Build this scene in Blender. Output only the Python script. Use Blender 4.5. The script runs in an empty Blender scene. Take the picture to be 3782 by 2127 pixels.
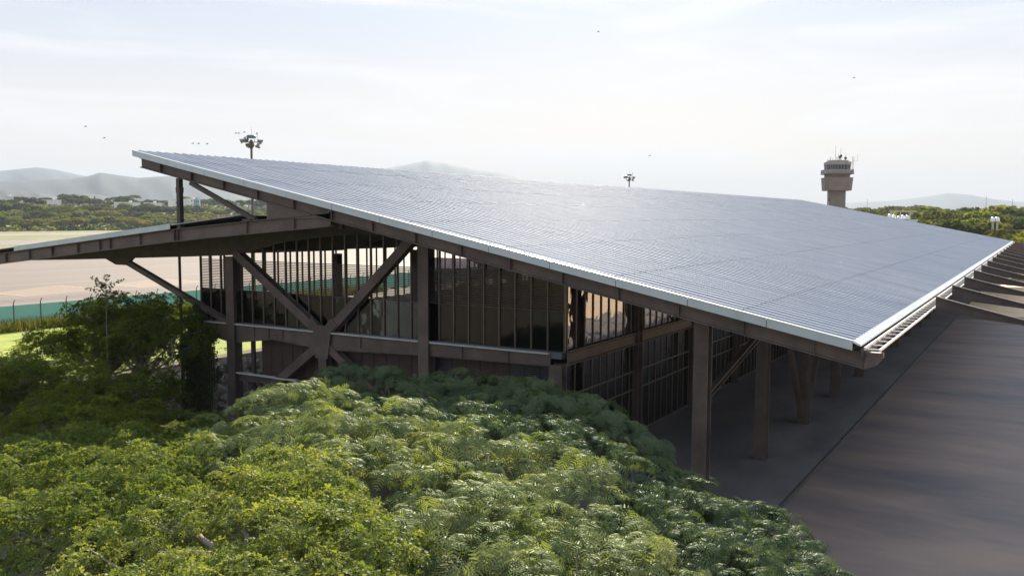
import bpy, math, random
import numpy as np
from mathutils import Vector, Matrix

S = bpy.context.scene
COL = S.collection
random.seed(7)
RNG = np.random.default_rng(11)

# ------------------------------------------------------------------ camera
CAM = np.array([19.103, -36.320, 11.930])
pitch, roll, yaw = 0.08037, 0.00334, 2.11448
d = Vector((math.cos(pitch) * math.cos(yaw), math.cos(pitch) * math.sin(yaw), -math.sin(pitch)))
r_ = d.cross(Vector((0, 0, 1))).normalized()
u_ = r_.cross(d)
r2 = r_ * math.cos(roll) + u_ * math.sin(roll)
u2 = -r_ * math.sin(roll) + u_ * math.cos(roll)
cd = bpy.data.cameras.new('camera')
cam = bpy.data.objects.new('camera', cd)
COL.objects.link(cam)
cam.matrix_world = Matrix(((r2.x, u2.x, -d.x, CAM[0]), (r2.y, u2.y, -d.y, CAM[1]), (r2.z, u2.z, -d.z, CAM[2]), (0, 0, 0, 1)))
cd.sensor_width = 36
cd.lens = 31.056
cd.clip_start = 0.1
cd.clip_end = 30000
S.camera = cam

# ------------------------------------------------------------------ sky, sun, exposure
SUN_EL, SUN_AZ = 29.0, 114.0
el, az = math.radians(SUN_EL), math.radians(SUN_AZ)
sdir = Vector((math.cos(el) * math.cos(az), math.cos(el) * math.sin(az), math.sin(el)))
w = bpy.data.worlds.new('World')
S.world = w
w.use_nodes = True
nt = w.node_tree
nt.nodes.clear()
out = nt.nodes.new('ShaderNodeOutputWorld')
bg = nt.nodes.new('ShaderNodeBackground')
sky = nt.nodes.new('ShaderNodeTexSky')
sky.sky_type = 'NISHITA'
sky.sun_disc = False
sky.sun_elevation = el
sky.sun_rotation = math.atan2(sdir.x, sdir.y)
sky.altitude = 0
sky.air_density = 1.0
sky.dust_density = 1.5
sky.ozone_density = 1.5
bg.inputs['Strength'].default_value = 0.05
# thin cirrus: streaks laid out by direction in the sky, brightening the blue between
tc = nt.nodes.new('ShaderNodeTexCoord')
mp = nt.nodes.new('ShaderNodeMapping')
mp.inputs['Rotation'].default_value = (0, math.radians(-4), math.radians(-30))
mp.inputs['Scale'].default_value = (1.6, 1.6, 14.0)
nz = nt.nodes.new('ShaderNodeTexNoise')
nz.inputs['Scale'].default_value = 1.7
nz.inputs['Detail'].default_value = 9
nz.inputs['Roughness'].default_value = 0.58
nz.inputs['Distortion'].default_value = 0.6
rp = nt.nodes.new('ShaderNodeValToRGB')
rp.color_ramp.elements[0].position = 0.44
rp.color_ramp.elements[0].color = (0, 0, 0, 1)
rp.color_ramp.elements[1].position = 0.70
rp.color_ramp.elements[1].color = (1, 1, 1, 1)
mx = nt.nodes.new('ShaderNodeMix')
mx.data_type = 'RGBA'
mx.blend_type = 'MIX'
mx.inputs[7].default_value = (8.4, 8.3, 8.3, 1)
ml = nt.nodes.new('ShaderNodeMath')
ml.operation = 'MULTIPLY'
ml.inputs[1].default_value = 0.85
L = nt.links.new
L(tc.outputs['Generated'], mp.inputs['Vector'])
L(mp.outputs['Vector'], nz.inputs['Vector'])
L(nz.outputs['Fac'], rp.inputs['Fac'])
L(rp.outputs['Color'], ml.inputs[0])
L(ml.outputs['Value'], mx.inputs[0])
veil = nt.nodes.new('ShaderNodeMix')
veil.data_type = 'RGBA'
veil.inputs[0].default_value = 0.90
sx = nt.nodes.new('ShaderNodeSeparateXYZ')
er = nt.nodes.new('ShaderNodeMapRange')
er.interpolation_type = 'SMOOTHSTEP'
er.inputs['From Min'].default_value = 0.0
er.inputs['From Max'].default_value = 0.36
vg = nt.nodes.new('ShaderNodeMix')
vg.data_type = 'RGBA'
vg.inputs[6].default_value = (7.8, 7.0, 6.3, 1)
vg.inputs[7].default_value = (4.0, 5.25, 7.0, 1)
nt.links.new(tc.outputs['Generated'], sx.inputs[0])
nt.links.new(sx.outputs['Z'], er.inputs['Value'])
nt.links.new(er.outputs[0], vg.inputs[0])
nt.links.new(vg.outputs[2], veil.inputs[7])
L(sky.outputs['Color'], veil.inputs[6])
L(veil.outputs[2], mx.inputs[6])
L(mx.outputs[2], bg.inputs['Color'])
L(bg.outputs['Background'], out.inputs['Surface'])

sl = bpy.data.lights.new('sun', 'SUN')
sl.energy = 5.0
sl.angle = math.radians(0.6)
sl.color = (1.0, 0.90, 0.73)
so = bpy.data.objects.new('sun', sl)
COL.objects.link(so)
so.location = (0, 0, 60)
so.rotation_euler = sdir.to_track_quat('Z', 'Y').to_euler()

vs = S.view_settings
vs.view_transform = 'Standard'
vs.look = 'None'
vs.gamma = 1
vs.use_curve_mapping = False
vs.exposure = 1.45
cy = S.cycles
cy.max_bounces = 7
cy.diffuse_bounces = 3
cy.glossy_bounces = 3
cy.transmission_bounces = 4
cy.transparent_max_bounces = 16
cy.volume_bounces = 0
cy.caustics_reflective = False
cy.caustics_refractive = False
cy.use_denoising = True
cy.sample_clamp_indirect = 6

# ------------------------------------------------------------------ materials
def mat(name, base, rough=0.6, metal=0.0, noise=None, base2=None, detail=6, bump=0.0, bscale=20, stretch=(1, 1, 1), spec=0.5, ramp=(0.35, 0.65)):
    m = bpy.data.materials.new(name)
    m.use_nodes = True
    n = m.node_tree
    b = n.nodes['Principled BSDF']
    b.inputs['Base Color'].default_value = (*base, 1)
    b.inputs['Roughness'].default_value = rough
    b.inputs['Metallic'].default_value = metal
    b.inputs['Specular IOR Level'].default_value = spec
    g = None
    if noise or bump:
        g = n.nodes.new('ShaderNodeNewGeometry')
        mpp = n.nodes.new('ShaderNodeMapping')
        mpp.inputs['Scale'].default_value = stretch
        n.links.new(g.outputs['Position'], mpp.inputs['Vector'])
    if noise:
        t = n.nodes.new('ShaderNodeTexNoise')
        t.inputs['Scale'].default_value = noise
        t.inputs['Detail'].default_value = detail
        t.inputs['Roughness'].default_value = 0.62
        n.links.new(mpp.outputs['Vector'], t.inputs['Vector'])
        c = n.nodes.new('ShaderNodeValToRGB')
        c.color_ramp.elements[0].position = ramp[0]
        c.color_ramp.elements[1].position = ramp[1]
        c.color_ramp.elements[0].color = (*base, 1)
        c.color_ramp.elements[1].color = (*(base2 or [x * 1.35 for x in base]), 1)
        n.links.new(t.outputs['Fac'], c.inputs['Fac'])
        n.links.new(c.outputs['Color'], b.inputs['Base Color'])
        rr = n.nodes.new('ShaderNodeMapRange')
        rr.inputs['To Min'].default_value = max(0.04, rough - 0.10)
        rr.inputs['To Max'].default_value = min(1, rough + 0.12)
        n.links.new(t.outputs['Fac'], rr.inputs['Value'])
        n.links.new(rr.outputs['Result'], b.inputs['Roughness'])
    if bump:
        t2 = n.nodes.new('ShaderNodeTexNoise')
        t2.inputs['Scale'].default_value = bscale
        t2.inputs['Detail'].default_value = 5
        n.links.new(mpp.outputs['Vector'], t2.inputs['Vector'])
        bp = n.nodes.new('ShaderNodeBump')
        bp.inputs['Strength'].default_value = bump
        bp.inputs['Distance'].default_value = 0.05
        n.links.new(t2.outputs['Fac'], bp.inputs['Height'])
        n.links.new(bp.outputs['Normal'], b.inputs['Normal'])
    return m

def leaf_mat(name, c1, c2, trans=0.45, gloss=0.015, tm=(1.3, 1.25, 0.55)):
    m = bpy.data.materials.new(name)
    m.use_nodes = True
    n = m.node_tree
    n.nodes.clear()
    o = n.nodes.new('ShaderNodeOutputMaterial')
    a = n.nodes.new('ShaderNodeAttribute')
    a.attribute_name = 'tint'
    mix = n.nodes.new('ShaderNodeMix')
    mix.data_type = 'RGBA'
    mix.inputs[6].default_value = (*c1, 1)
    mix.inputs[7].default_value = (*c2, 1)
    n.links.new(a.outputs['Fac'], mix.inputs[0])
    df = n.nodes.new('ShaderNodeBsdfDiffuse')
    tr = n.nodes.new('ShaderNodeBsdfTranslucent')
    gm = n.nodes.new('ShaderNodeMix')
    gm.data_type = 'RGBA'
    gm.blend_type = 'MULTIPLY'
    gm.inputs[0].default_value = 1
    gm.inputs[7].default_value = (*tm, 1)
    n.links.new(mix.outputs[2], gm.inputs[6])
    n.links.new(mix.outputs[2], df.inputs['Color'])
    n.links.new(gm.outputs[2], tr.inputs['Color'])
    ms = n.nodes.new('ShaderNodeMixShader')
    ms.inputs[0].default_value = trans
    n.links.new(df.outputs[0], ms.inputs[1])
    n.links.new(tr.outputs[0], ms.inputs[2])
    gl = n.nodes.new('ShaderNodeBsdfGlossy')
    gl.inputs['Roughness'].default_value = 0.42
    gl.inputs['Color'].default_value = (0.9, 0.95, 0.85, 1)
    m2 = n.nodes.new('ShaderNodeMixShader')
    m2.inputs[0].default_value = gloss
    n.links.new(ms.outputs[0], m2.inputs[1])
    n.links.new(gl.outputs[0], m2.inputs[2])
    n.links.new(m2.outputs[0], o.inputs['Surface'])
    return m

def glass_mat(name, tint, refl=1.0, rough=0.03, ior=1.55):
    m = bpy.data.materials.new(name)
    m.use_nodes = True
    n = m.node_tree
    n.nodes.clear()
    o = n.nodes.new('ShaderNodeOutputMaterial')
    t = n.nodes.new('ShaderNodeBsdfTransparent')
    t.inputs['Color'].default_value = (*tint, 1)
    g = n.nodes.new('ShaderNodeBsdfGlossy')
    g.inputs['Roughness'].default_value = rough
    g.inputs['Color'].default_value = (refl, refl, refl, 1)
    lw = n.nodes.new('ShaderNodeFresnel')
    lw.inputs['IOR'].default_value = ior
    ge = n.nodes.new('ShaderNodeNewGeometry')
    tn = n.nodes.new('ShaderNodeTexNoise')
    tn.inputs['Scale'].default_value = 0.7
    bp = n.nodes.new('ShaderNodeBump')
    bp.inputs['Strength'].default_value = 0.25
    bp.inputs['Distance'].default_value = 0.05
    n.links.new(ge.outputs['Position'], tn.inputs['Vector'])
    n.links.new(tn.outputs['Fac'], bp.inputs['Height'])
    n.links.new(bp.outputs['Normal'], g.inputs['Normal'])
    ms = n.nodes.new('ShaderNodeMixShader')
    n.links.new(lw.outputs[0], ms.inputs[0])
    n.links.new(t.outputs[0], ms.inputs[1])
    n.links.new(g.outputs[0], ms.inputs[2])
    n.links.new(ms.outputs[0], o.inputs['Surface'])
    return m

M = {}
M['steel'] = mat('brown_steel', (0.072, 0.053, 0.049), 0.5, noise=0.9, base2=(0.130, 0.094, 0.080), detail=9, spec=0.4)
M['steel_dark'] = mat('dark_steel', (0.06, 0.046, 0.043), 0.55, noise=1.5, base2=(0.09, 0.07, 0.062), spec=0.3)
M['mullion'] = mat('mullion_bronze', (0.10, 0.078, 0.062), 0.38, metal=0.3, noise=2)
M['louver'] = mat('louver_brown', (0.060, 0.036, 0.032), 0.55, noise=2.5, base2=(0.085, 0.055, 0.048), spec=0.3)
M['fascia'] = mat('fascia_metal', (0.42, 0.48, 0.52), 0.4, metal=0.35, noise=0.8, base2=(0.50, 0.56, 0.60))
M['lap'] = mat('lap_metal', (0.12, 0.135, 0.17), 1.0, spec=0.0)
M['flash'] = mat('flashing', (0.78, 0.80, 0.82), 0.30, metal=0.55)
M['soffit'] = mat('soffit', (0.06, 0.05, 0.048), 0.7, noise=0.6)
M['slab'] = mat('slab_edge', (0.38, 0.37, 0.35), 0.8, noise=1.5, base2=(0.48, 0.46, 0.43))
M['floor_in'] = mat('inner_floor', (0.09, 0.105, 0.13), 0.3, noise=0.8)
M['glass'] = glass_mat('clear_glass', (0.52, 0.60, 0.70))
M['glass_dark'] = glass_mat('smoked_glass', (0.30, 0.29, 0.33), rough=0.04)
M['glass_mirror'] = glass_mat('mirror_glass', (0.14, 0.14, 0.17), rough=0.02, ior=3.2)
M['panel'] = mat('dark_panel', (0.032, 0.030, 0.038), 0.35, noise=1.0)
M['plaza'] = mat('plaza_concrete', (0.105, 0.100, 0.107), 0.6, noise=0.3, base2=(0.21, 0.185, 0.178), detail=9, stretch=(1.0, 0.45, 1), bump=0.15, bscale=6)
M['road'] = mat('road_asphalt', (0.11, 0.096, 0.102), 0.65, noise=0.16, base2=(0.285, 0.205, 0.165), detail=10, stretch=(0.5, 1.3, 1), bump=0.2, bscale=9, ramp=(0.34, 0.66))
M['kerb'] = mat('shadow_dark_kerb', (0.05, 0.045, 0.045), 0.8, noise=2)  # near black, with the kerb's shadow line put into the concrete colour
M['apron'] = mat('apron_concrete', (0.115, 0.090, 0.078), 0.8, noise=0.02, base2=(0.17, 0.134, 0.115), detail=10, stretch=(1.6, 0.35, 1))
M['runway'] = mat('runway', (0.15, 0.13, 0.12), 0.8, noise=0.02, base2=(0.20, 0.175, 0.16), stretch=(1, .3, 1))
M['paint_o'] = mat('orange_paint', (0.42, 0.28, 0.15), 0.7, noise=0.8, base2=(0.40, 0.30, 0.2))
M['paint_w'] = mat('pale_paint', (0.24, 0.20, 0.175), 0.7, noise=0.5)
M['grass'] = mat('dry_grass', (0.09, 0.105, 0.02), 0.9, noise=0.05, base2=(0.20, 0.18, 0.06), detail=10)
M['lawn'] = mat('lawn', (0.16, 0.22, 0.02), 0.9, noise=0.5, base2=(0.28, 0.31, 0.03), detail=9, bump=0.6, bscale=14)
M['soil'] = mat('soil', (0.07, 0.06, 0.035), 0.95, noise=0.4, base2=(0.12, 0.10, 0.055), detail=9)
M['sun_toned'] = mat('sun_toned_paving', (0.72, 0.48, 0.28), 0.8, noise=0.4, base2=(0.80, 0.58, 0.38))  # extra pale tan: direct sunlight is put into the colour of shaded paving
M['tower'] = mat('tower_concrete', (0.20, 0.162, 0.145), 0.8, noise=0.6, base2=(0.25, 0.205, 0.182))
M['tower_band'] = mat('tower_band', (0.28, 0.25, 0.26), 0.7, noise=1)
M['pole'] = mat('galvanised_pole', (0.10, 0.09, 0.075), 0.6, metal=0.2, noise=2)
M['lamp'] = mat('lamp_bell', (0.22, 0.23, 0.22), 0.35, metal=0.7)
M['cap'] = mat('green_cap', (0.08, 0.16, 0.17), 0.5)
M['mesh_green'] = leaf_mat('green_screen', (0.34, 0.54, 0.49), (0.34, 0.54, 0.49), 0.55, 0, (1, 1, 1))
M['post'] = mat('fence_post', (0.10, 0.09, 0.08), 0.6)
M['white'] = mat('white_render', (0.62, 0.60, 0.57), 0.8, noise=0.4)
M['teal'] = mat('teal_wall', (0.16, 0.34, 0.36), 0.7)
M['window'] = mat('far_window', (0.03, 0.035, 0.045), 0.25)
M['tin'] = mat('tin_roof', (0.42, 0.36, 0.32), 0.5, metal=0.2, noise=1)
M['bark'] = mat('bark', (0.15, 0.125, 0.10), 0.9, noise=4, base2=(0.24, 0.21, 0.17), bump=0.5, bscale=30)
M['bark_pale'] = mat('pale_bark', (0.16, 0.14, 0.115), 0.9, noise=5, base2=(0.26, 0.23, 0.19), bump=0.5, bscale=30)
M['rubble_a'] = mat('rubble_red', (0.36, 0.20, 0.15), 0.9, noise=3, base2=(0.50, 0.34, 0.27))
M['rubble_b'] = mat('rubble_white', (0.60, 0.58, 0.54), 0.9, noise=3)
M['black'] = mat('bird_black', (0.02, 0.018, 0.015), 0.8)
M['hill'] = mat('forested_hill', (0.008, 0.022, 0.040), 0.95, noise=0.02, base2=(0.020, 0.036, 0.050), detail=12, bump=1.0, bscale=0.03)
M['nb'] = mat('tan_wall', (0.55, 0.36, 0.22), 0.8, noise=0.3)
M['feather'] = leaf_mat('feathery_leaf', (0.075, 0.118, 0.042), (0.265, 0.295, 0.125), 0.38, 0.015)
M['feather_shade'] = leaf_mat('feathery_leaf_shade', (0.045, 0.08, 0.042), (0.115, 0.15, 0.066), 0.34, 0.015)  # darker copy of the feathery leaf, with the roof's shade in its colour
M['lime'] = leaf_mat('lime_leaf', (0.10, 0.145, 0.036), (0.255, 0.275, 0.072), 0.45, 0.01)
M['lime_b'] = leaf_mat('yellow_leaf', (0.070, 0.112, 0.030), (0.195, 0.22, 0.055), 0.45, 0.005)
M['bushleaf'] = leaf_mat('bush_leaf', (0.045, 0.075, 0.018), (0.18, 0.205, 0.030), 0.6, 0.0)
M['far_a'] = leaf_mat('far_leaf_green', (0.075, 0.105, 0.025), (0.20, 0.205, 0.05), 0.4, 0.0)
M['far_b'] = leaf_mat('far_leaf_dark', (0.05, 0.072, 0.026), (0.12, 0.12, 0.045), 0.35, 0.0)
M['far_c'] = leaf_mat('far_leaf_yellow', (0.10, 0.10, 0.025), (0.20, 0.175, 0.045), 0.4, 0.0)
M['weed'] = leaf_mat('weed_leaf', (0.075, 0.09, 0.025), (0.16, 0.15, 0.05), 0.4, 0.0)

# corrugated roof: slightly uneven galvanised metal
def roof_mat():
    m = mat('galvanised_roof', (0.40, 0.425, 0.485), 0.36, metal=0.25)
    n = m.node_tree
    b = n.nodes['Principled BSDF']
    g = n.nodes.new('ShaderNodeNewGeometry')
    mpp = n.nodes.new('ShaderNodeMapping')
    mpp.inputs['Scale'].default_value = (0.12, 1.2, 1)
    t = n.nodes.new('ShaderNodeTexNoise')
    t.inputs['Scale'].default_value = 1.0
    t.inputs['Detail'].default_value = 8
    n.links.new(g.outputs['Position'], mpp.inputs['Vector'])
    n.links.new(mpp.outputs['Vector'], t.inputs['Vector'])
    c = n.nodes.new('ShaderNodeValToRGB')
    c.color_ramp.elements[0].position = 0.3
    c.color_ramp.elements[1].position = 0.7
    c.color_ramp.elements[0].color = (0.32, 0.355, 0.425, 1)
    c.color_ramp.elements[1].color = (0.46, 0.475, 0.525, 1)
    n.links.new(t.outputs['Fac'], c.inputs['Fac'])
    n.links.new(c.outputs['Color'], b.inputs['Base Color'])
    rr = n.nodes.new('ShaderNodeMapRange')
    rr.inputs['To Min'].default_value = 0.54
    rr.inputs['To Max'].default_value = 0.74
    b.inputs['Specular IOR Level'].default_value = 0.3
    n.links.new(t.outputs['Fac'], rr.inputs['Value'])
    n.links.new(rr.outputs['Result'], b.inputs['Roughness'])
    return m
M['roof'] = roof_mat()

# ------------------------------------------------------------------ helpers
def tag(o, label=None, cat=None, group=None, kind=None):
    if label: o['label'] = label
    if cat: o['category'] = cat
    if group: o['group'] = group
    if kind: o['kind'] = kind
    return o

def thing(name, loc, label, cat, group=None):
    o = bpy.data.objects.new(name, None)
    o.empty_display_size = 0.5
    COL.objects.link(o)
    o.location = loc
    return tag(o, label, cat, group)

def wloc(o):
    v = Vector((0, 0, 0))
    while o is not None:
        v += o.location
        o = o.parent
    return v

def link(name, me, parent):
    o = bpy.data.objects.new(name, me)
    COL.objects.link(o)
    if parent is not None: o.parent = parent
    return o

def np_mesh(name, V, F, m, parent=None, tint=None, smooth=False):
    """V (n,3) world coordinates, F (k,4)."""
    V = np.asarray(V, np.float32)
    if parent is not None:
        V = V - np.array(wloc(parent), np.float32)
    F = np.asarray(F, np.int32)
    me = bpy.data.meshes.new(name)
    me.vertices.add(len(V))
    me.vertices.foreach_set('co', V.ravel())
    k = F.shape[1]
    me.loops.add(F.size)
    me.loops.foreach_set('vertex_index', F.ravel())
    me.polygons.add(len(F))
    me.polygons.foreach_set('loop_start', np.arange(0, F.size, k, dtype=np.int32))
    me.polygons.foreach_set('loop_total', np.full(len(F), k, np.int32))
    if smooth:
        me.polygons.foreach_set('use_smooth', np.ones(len(F), bool))
    me.materials.append(m)
    me.update(calc_edges=True)
    if tint is not None:
        at = me.attributes.new('tint', 'FLOAT', 'FACE')
        at.data.foreach_set('value', np.asarray(tint, np.float32))
    return link(name, me, parent)

class MB:
    def __init__(s): s.v, s.f = [], []
    def box(s, x0, x1, y0, y1, z0, z1):
        b = len(s.v)
        s.v += [(x0, y0, z0), (x1, y0, z0), (x1, y1, z0), (x0, y1, z0), (x0, y0, z1), (x1, y0, z1), (x1, y1, z1), (x0, y1, z1)]
        s.f += [(b, b+3, b+2, b+1), (b+4, b+5, b+6, b+7), (b, b+1, b+5, b+4), (b+1, b+2, b+6, b+5), (b+2, b+3, b+7, b+6), (b+3, b, b+4, b+7)]
        return s
    def hexa(s, P):
        b = len(s.v)
        s.v += [tuple(q) for q in P]
        s.f += [(b, b+3, b+2, b+1), (b+4, b+5, b+6, b+7), (b, b+1, b+5, b+4), (b+1, b+2, b+6, b+5), (b+2, b+3, b+7, b+6), (b+3, b, b+4, b+7)]
        return s
    def bar(s, p, q, wd, ht, side=None):
        p, q = Vector(p), Vector(q)
        a = (q - p).normalized()
        sd = Vector(side) if side is not None else (a.cross(Vector((0, 0, 1))) if abs(a.z) < .99 else Vector((1, 0, 0)))
        sd = (sd - a * sd.dot(a)).normalized()
        up = sd.cross(a)
        hs, hu = sd * wd / 2, up * ht / 2
        s.hexa([p-hs-hu, p+hs-hu, p+hs+hu, p-hs+hu, q-hs-hu, q+hs-hu, q+hs+hu, q-hs+hu])
        return s
    def ibar(s, p, q, depth, width, tf=0.05, tw=0.04, depthdir=(0, 0, 1)):
        """I / H section between p and q; depthdir = direction from flange to flange."""
        p, q = Vector(p), Vector(q)
        a = (q - p).normalized()
        dd = Vector(depthdir)
        dd = (dd - a * dd.dot(a)).normalized()
        wd = a.cross(dd).normalized()
        for sg in (-1, 1):
            o = dd * sg * (depth - tf) / 2
            s.bar(p + o, q + o, tf, width, dd)
        s.bar(p, q, depth - 2 * tf - 0.002, tw, dd)
        return s
    def prism_y(s, pts, y0, y1):
        """closed polygon in xz extruded in y"""
        b = len(s.v)
        n = len(pts)
        s.v += [(x, y0, z) for x, z in pts] + [(x, y1, z) for x, z in pts]
        s.f.append(tuple(range(b, b + n)))
        s.f.append(tuple(range(b + 2*n - 1, b + n - 1, -1)))
        for i in range(n):
            j = (i + 1) % n
            s.f.append((b + i, b + n + i, b + n + j, b + j))
        return s
    def prism_z(s, pts, z0, z1, sc=1.0, cx=0, cy=0):
        b = len(s.v)
        n = len(pts)
        s.v += [(x, y, z0) for x, y in pts] + [(cx + (x-cx)*sc, cy + (y-cy)*sc, z1) for x, y in pts]
        s.f.append(tuple(range(b + n - 1, b - 1, -1)))
        s.f.append(tuple(range(b + n, b + 2*n)))
        for i in range(n):
            j = (i + 1) % n
            s.f.append((b + i, b + j, b + n + j, b + n + i))
        return s
    def tube(s, pts, rad, n=6):
        pts = [Vector(p) for p in pts]
        b = len(s.v)
        for i, p in enumerate(pts):
            a = (pts[min(i+1, len(pts)-1)] - pts[max(i-1, 0)]).normalized()
            x = a.cross(Vector((0.31, 0.17, 0.93))).normalized()
            if x.length < .1: x = Vector((1, 0, 0))
            y = a.cross(x)
            rr = rad[i] if hasattr(rad, '__len__') else rad
            for k in range(n):
                t = 2 * math.pi * k / n
                s.v.append(tuple(p + (x * math.cos(t) + y * math.sin(t)) * rr))
        for i in range(len(pts) - 1):
            for k in range(n):
                k2 = (k + 1) % n
                s.f.append((b + i*n + k, b + i*n + k2, b + (i+1)*n + k2, b + (i+1)*n + k))
        s.f.append(tuple(range(b + n - 1, b - 1, -1)))
        e = b + (len(pts) - 1) * n
        s.f.append(tuple(range(e, e + n)))
        return s
    def lathe(s, prof, c, axis=(0, 0, 1), n=16):
        c = Vector(c); a = Vector(axis).normalized()
        x = a.cross(Vector((0.3, 0.9, 0.1))).normalized(); y = a.cross(x)
        b = len(s.v)
        for r, h in prof:
            for k in range(n):
                t = 2 * math.pi * k / n
                s.v.append(tuple(c + a * h + (x * math.cos(t) + y * math.sin(t)) * r))
        for i in range(len(prof) - 1):
            for k in range(n):
                k2 = (k + 1) % n
                s.f.append((b + i*n + k, b + i*n + k2, b + (i+1)*n + k2, b + (i+1)*n + k))
        return s
    def build(s, name, m, parent=None, smooth=False):
        o = wloc(parent) if parent is not None else Vector((0, 0, 0))
        me = bpy.data.meshes.new(name)
        me.from_pydata([(x - o.x, y - o.y, z - o.z) for x, y, z in s.v], [], s.f)
        if smooth:
            for p in me.polygons: p.use_smooth = True
        me.materials.append(m)
        me.update()
        return link(name, me, parent)

def sheet(name, x0, x1, y0, y1, z, m, nx=1, ny=1):
    xs, ys = np.linspace(x0, x1, nx+1), np.linspace(y0, y1, ny+1)
    V = np.array([(x, y, z) for y in ys for x in xs])
    F = [(j*(nx+1)+i, j*(nx+1)+i+1, (j+1)*(nx+1)+i+1, (j+1)*(nx+1)+i) for j in range(ny) for i in range(nx)]
    o = np_mesh(name, V, F, m)
    o['kind'] = 'structure'
    return o

def zroof(x): return 7.61 + 0.2035 * (13.5 - x)
def zcan(x): return 11.50 + 0.1015 * (x + 22.5)

# ------------------------------------------------------------------ the setting
def terrain_z(x, y):
    z = -0.14
    if x < -640:
        z += min(22.0, (-640 - x) * 0.075)
    return z
xs = [-14000, -3000, -1500, -1100, -934, -850, -760, -700, -640, -400, -200, -110, -60, 0, 60, 200, 600, 3000, 14000]
ys = [-3000, -600, -200, -60, 0, 60, 200, 600, 1500, 4000, 14000]
V = [(x, y, terrain_z(x, y)) for y in ys for x in xs]
nx = len(xs)
F = [(j*nx+i, j*nx+i+1, (j+1)*nx+i+1, (j+1)*nx+i) for j in range(len(ys)-1) for i in range(nx-1)]
g = np_mesh('ground', V, F, M['grass']); g['kind'] = 'structure'
sheet('runway', -403, -340, -900, 2500, -0.12, M['runway'])
sheet('apron', -300, -78.5, -300, 900, -0.11, M['apron'])
sheet('taxiway', -560, -500, -900, 2500, -0.12, M['runway'])
sheet('soil', -78, 60, -90, 330, -0.134, M['soil'])
sheet('lawn', -73, -42, -25, 60, -0.115, M['lawn'])
sheet('dirt_path', -74.6, -73.004, 5, 40, -0.112, M['sun_toned'])
sheet('road', 10.16, 60, -120, 88, -0.12, M['road'])
sheet('sun_toned_paving', 8.5, 140, 88.004, 330, -0.118, M['sun_toned'])  # lies in roof shade; its pale colour stands in for sunshine
sheet('tan_yard', 27, 140, 30, 88, -0.110, M['sun_toned'])
b = MB(); b.box(-27, 10.0, -4.5, 150, -0.5, 0.0)
o = b.build('plaza', M['plaza']); o['kind'] = 'structure'
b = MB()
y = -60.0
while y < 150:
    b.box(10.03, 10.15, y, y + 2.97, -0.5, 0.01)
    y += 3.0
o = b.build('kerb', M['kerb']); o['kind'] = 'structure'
o = MB().box(8.8, 9.998, -60, -4.502, -0.5, -0.004).build('plaza_forecourt', M['plaza']); o['kind'] = 'structure'

# apron markings: chevron hatching and pale guide lines
b = MB()
def strip(p, q, wd, z=-0.104):
    p, q = Vector((p[0], p[1], z)), Vector((q[0], q[1], z))
    a = (q - p).normalized(); n_ = Vector((-a.y, a.x, 0)) * wd / 2
    k = len(b.v); b.v += [tuple(p-n_), tuple(q-n_), tuple(q+n_), tuple(p+n_)]; b.f.append((k, k+1, k+2, k+3))
for q in range(7):
    yo = 20.0 * q
    for i in range(9):
        f = i / 8
        strip((-119.5 + 9*f, 38.6 + yo), (-126 + 13*f, 53 + yo), .34)
    strip((-119.5, 38.6 + yo), (-110.5, 38.6 + yo), .34, -.1025)
    strip((-126, 53 + yo), (-113, 53 + yo), .34, -.1025)
o = b.build('apron_hatching', M['paint_o']); o['kind'] = 'structure'
b = MB()
for xx, y0, y1 in ((-88, 10, 500), (-132, 20, 500), (-165, 30, 600), (-210, 60, 600)): strip((xx, y0), (xx, y1), 0.5)
o = b.build('apron_lines', M['paint_w']); o['kind'] = 'structure'

# hills, each a ridge with real depth
def polar(azd, dist): return CAM[0] + dist * math.cos(math.radians(azd)), CAM[1] + dist * math.sin(math.radians(azd))
def ridge(name, dist, depth, prof, seed, rough=0.05, base=0.0):
    """prof: (azimuth deg, slope seen from the camera) of the crest"""
    prof = sorted(prof)
    A = np.linspace(prof[0][0], prof[-1][0], 170)
    H = np.interp(A, [p[0] for p in prof], [p[1] for p in prof])
    rg = np.random.default_rng(seed)
    nz_ = np.zeros(len(A))
    for k in range(1, 7):
        f = 2 ** k
        nz_ += np.interp(np.linspace(0, f*2, len(A)), np.arange(f*2+1), rg.normal(size=f*2+1)) / f
    ts = np.linspace(-1, 1, 15)
    V = []
    for i, a in enumerate(A):
        for t in ts:
            dd = dist + t * depth
            h = max(0, (H[i] * dist + 11.9) * (1 + rough * nz_[i])) * (1 - abs(t) ** 1.25)
            h *= 1 + (0 if abs(t) > 0.99 else .10*math.sin(i*.21 + t*5 + seed)*(1-abs(t)*.3)*abs(t) + .06*math.sin(i*.47 - t*9)*abs(t))
            x, y = polar(a, dd)
            V.append((x, y, base + h - (2 if abs(t) > .99 else 0)))
    n = len(ts)
    F = [(i*n+j, i*n+j+1, (i+1)*n+j+1, (i+1)*n+j) for i in range(len(A)-1) for j in range(n-1)]
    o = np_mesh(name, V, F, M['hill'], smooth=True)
    o['kind'] = 'structure'
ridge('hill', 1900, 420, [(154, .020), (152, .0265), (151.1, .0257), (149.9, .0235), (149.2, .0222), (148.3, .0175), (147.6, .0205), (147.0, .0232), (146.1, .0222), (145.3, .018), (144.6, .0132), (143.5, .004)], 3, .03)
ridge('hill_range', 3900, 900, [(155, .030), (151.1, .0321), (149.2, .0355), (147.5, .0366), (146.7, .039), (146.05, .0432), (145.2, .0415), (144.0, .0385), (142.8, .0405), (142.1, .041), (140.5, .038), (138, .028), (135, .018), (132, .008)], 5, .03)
ridge('mountain', 7000, 1500, [(156, .042), (151.1, .0429), (149.3, .0475), (148.4, .046), (147.1, .0408), (145, .034), (140, .02)], 8, .02)
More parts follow.
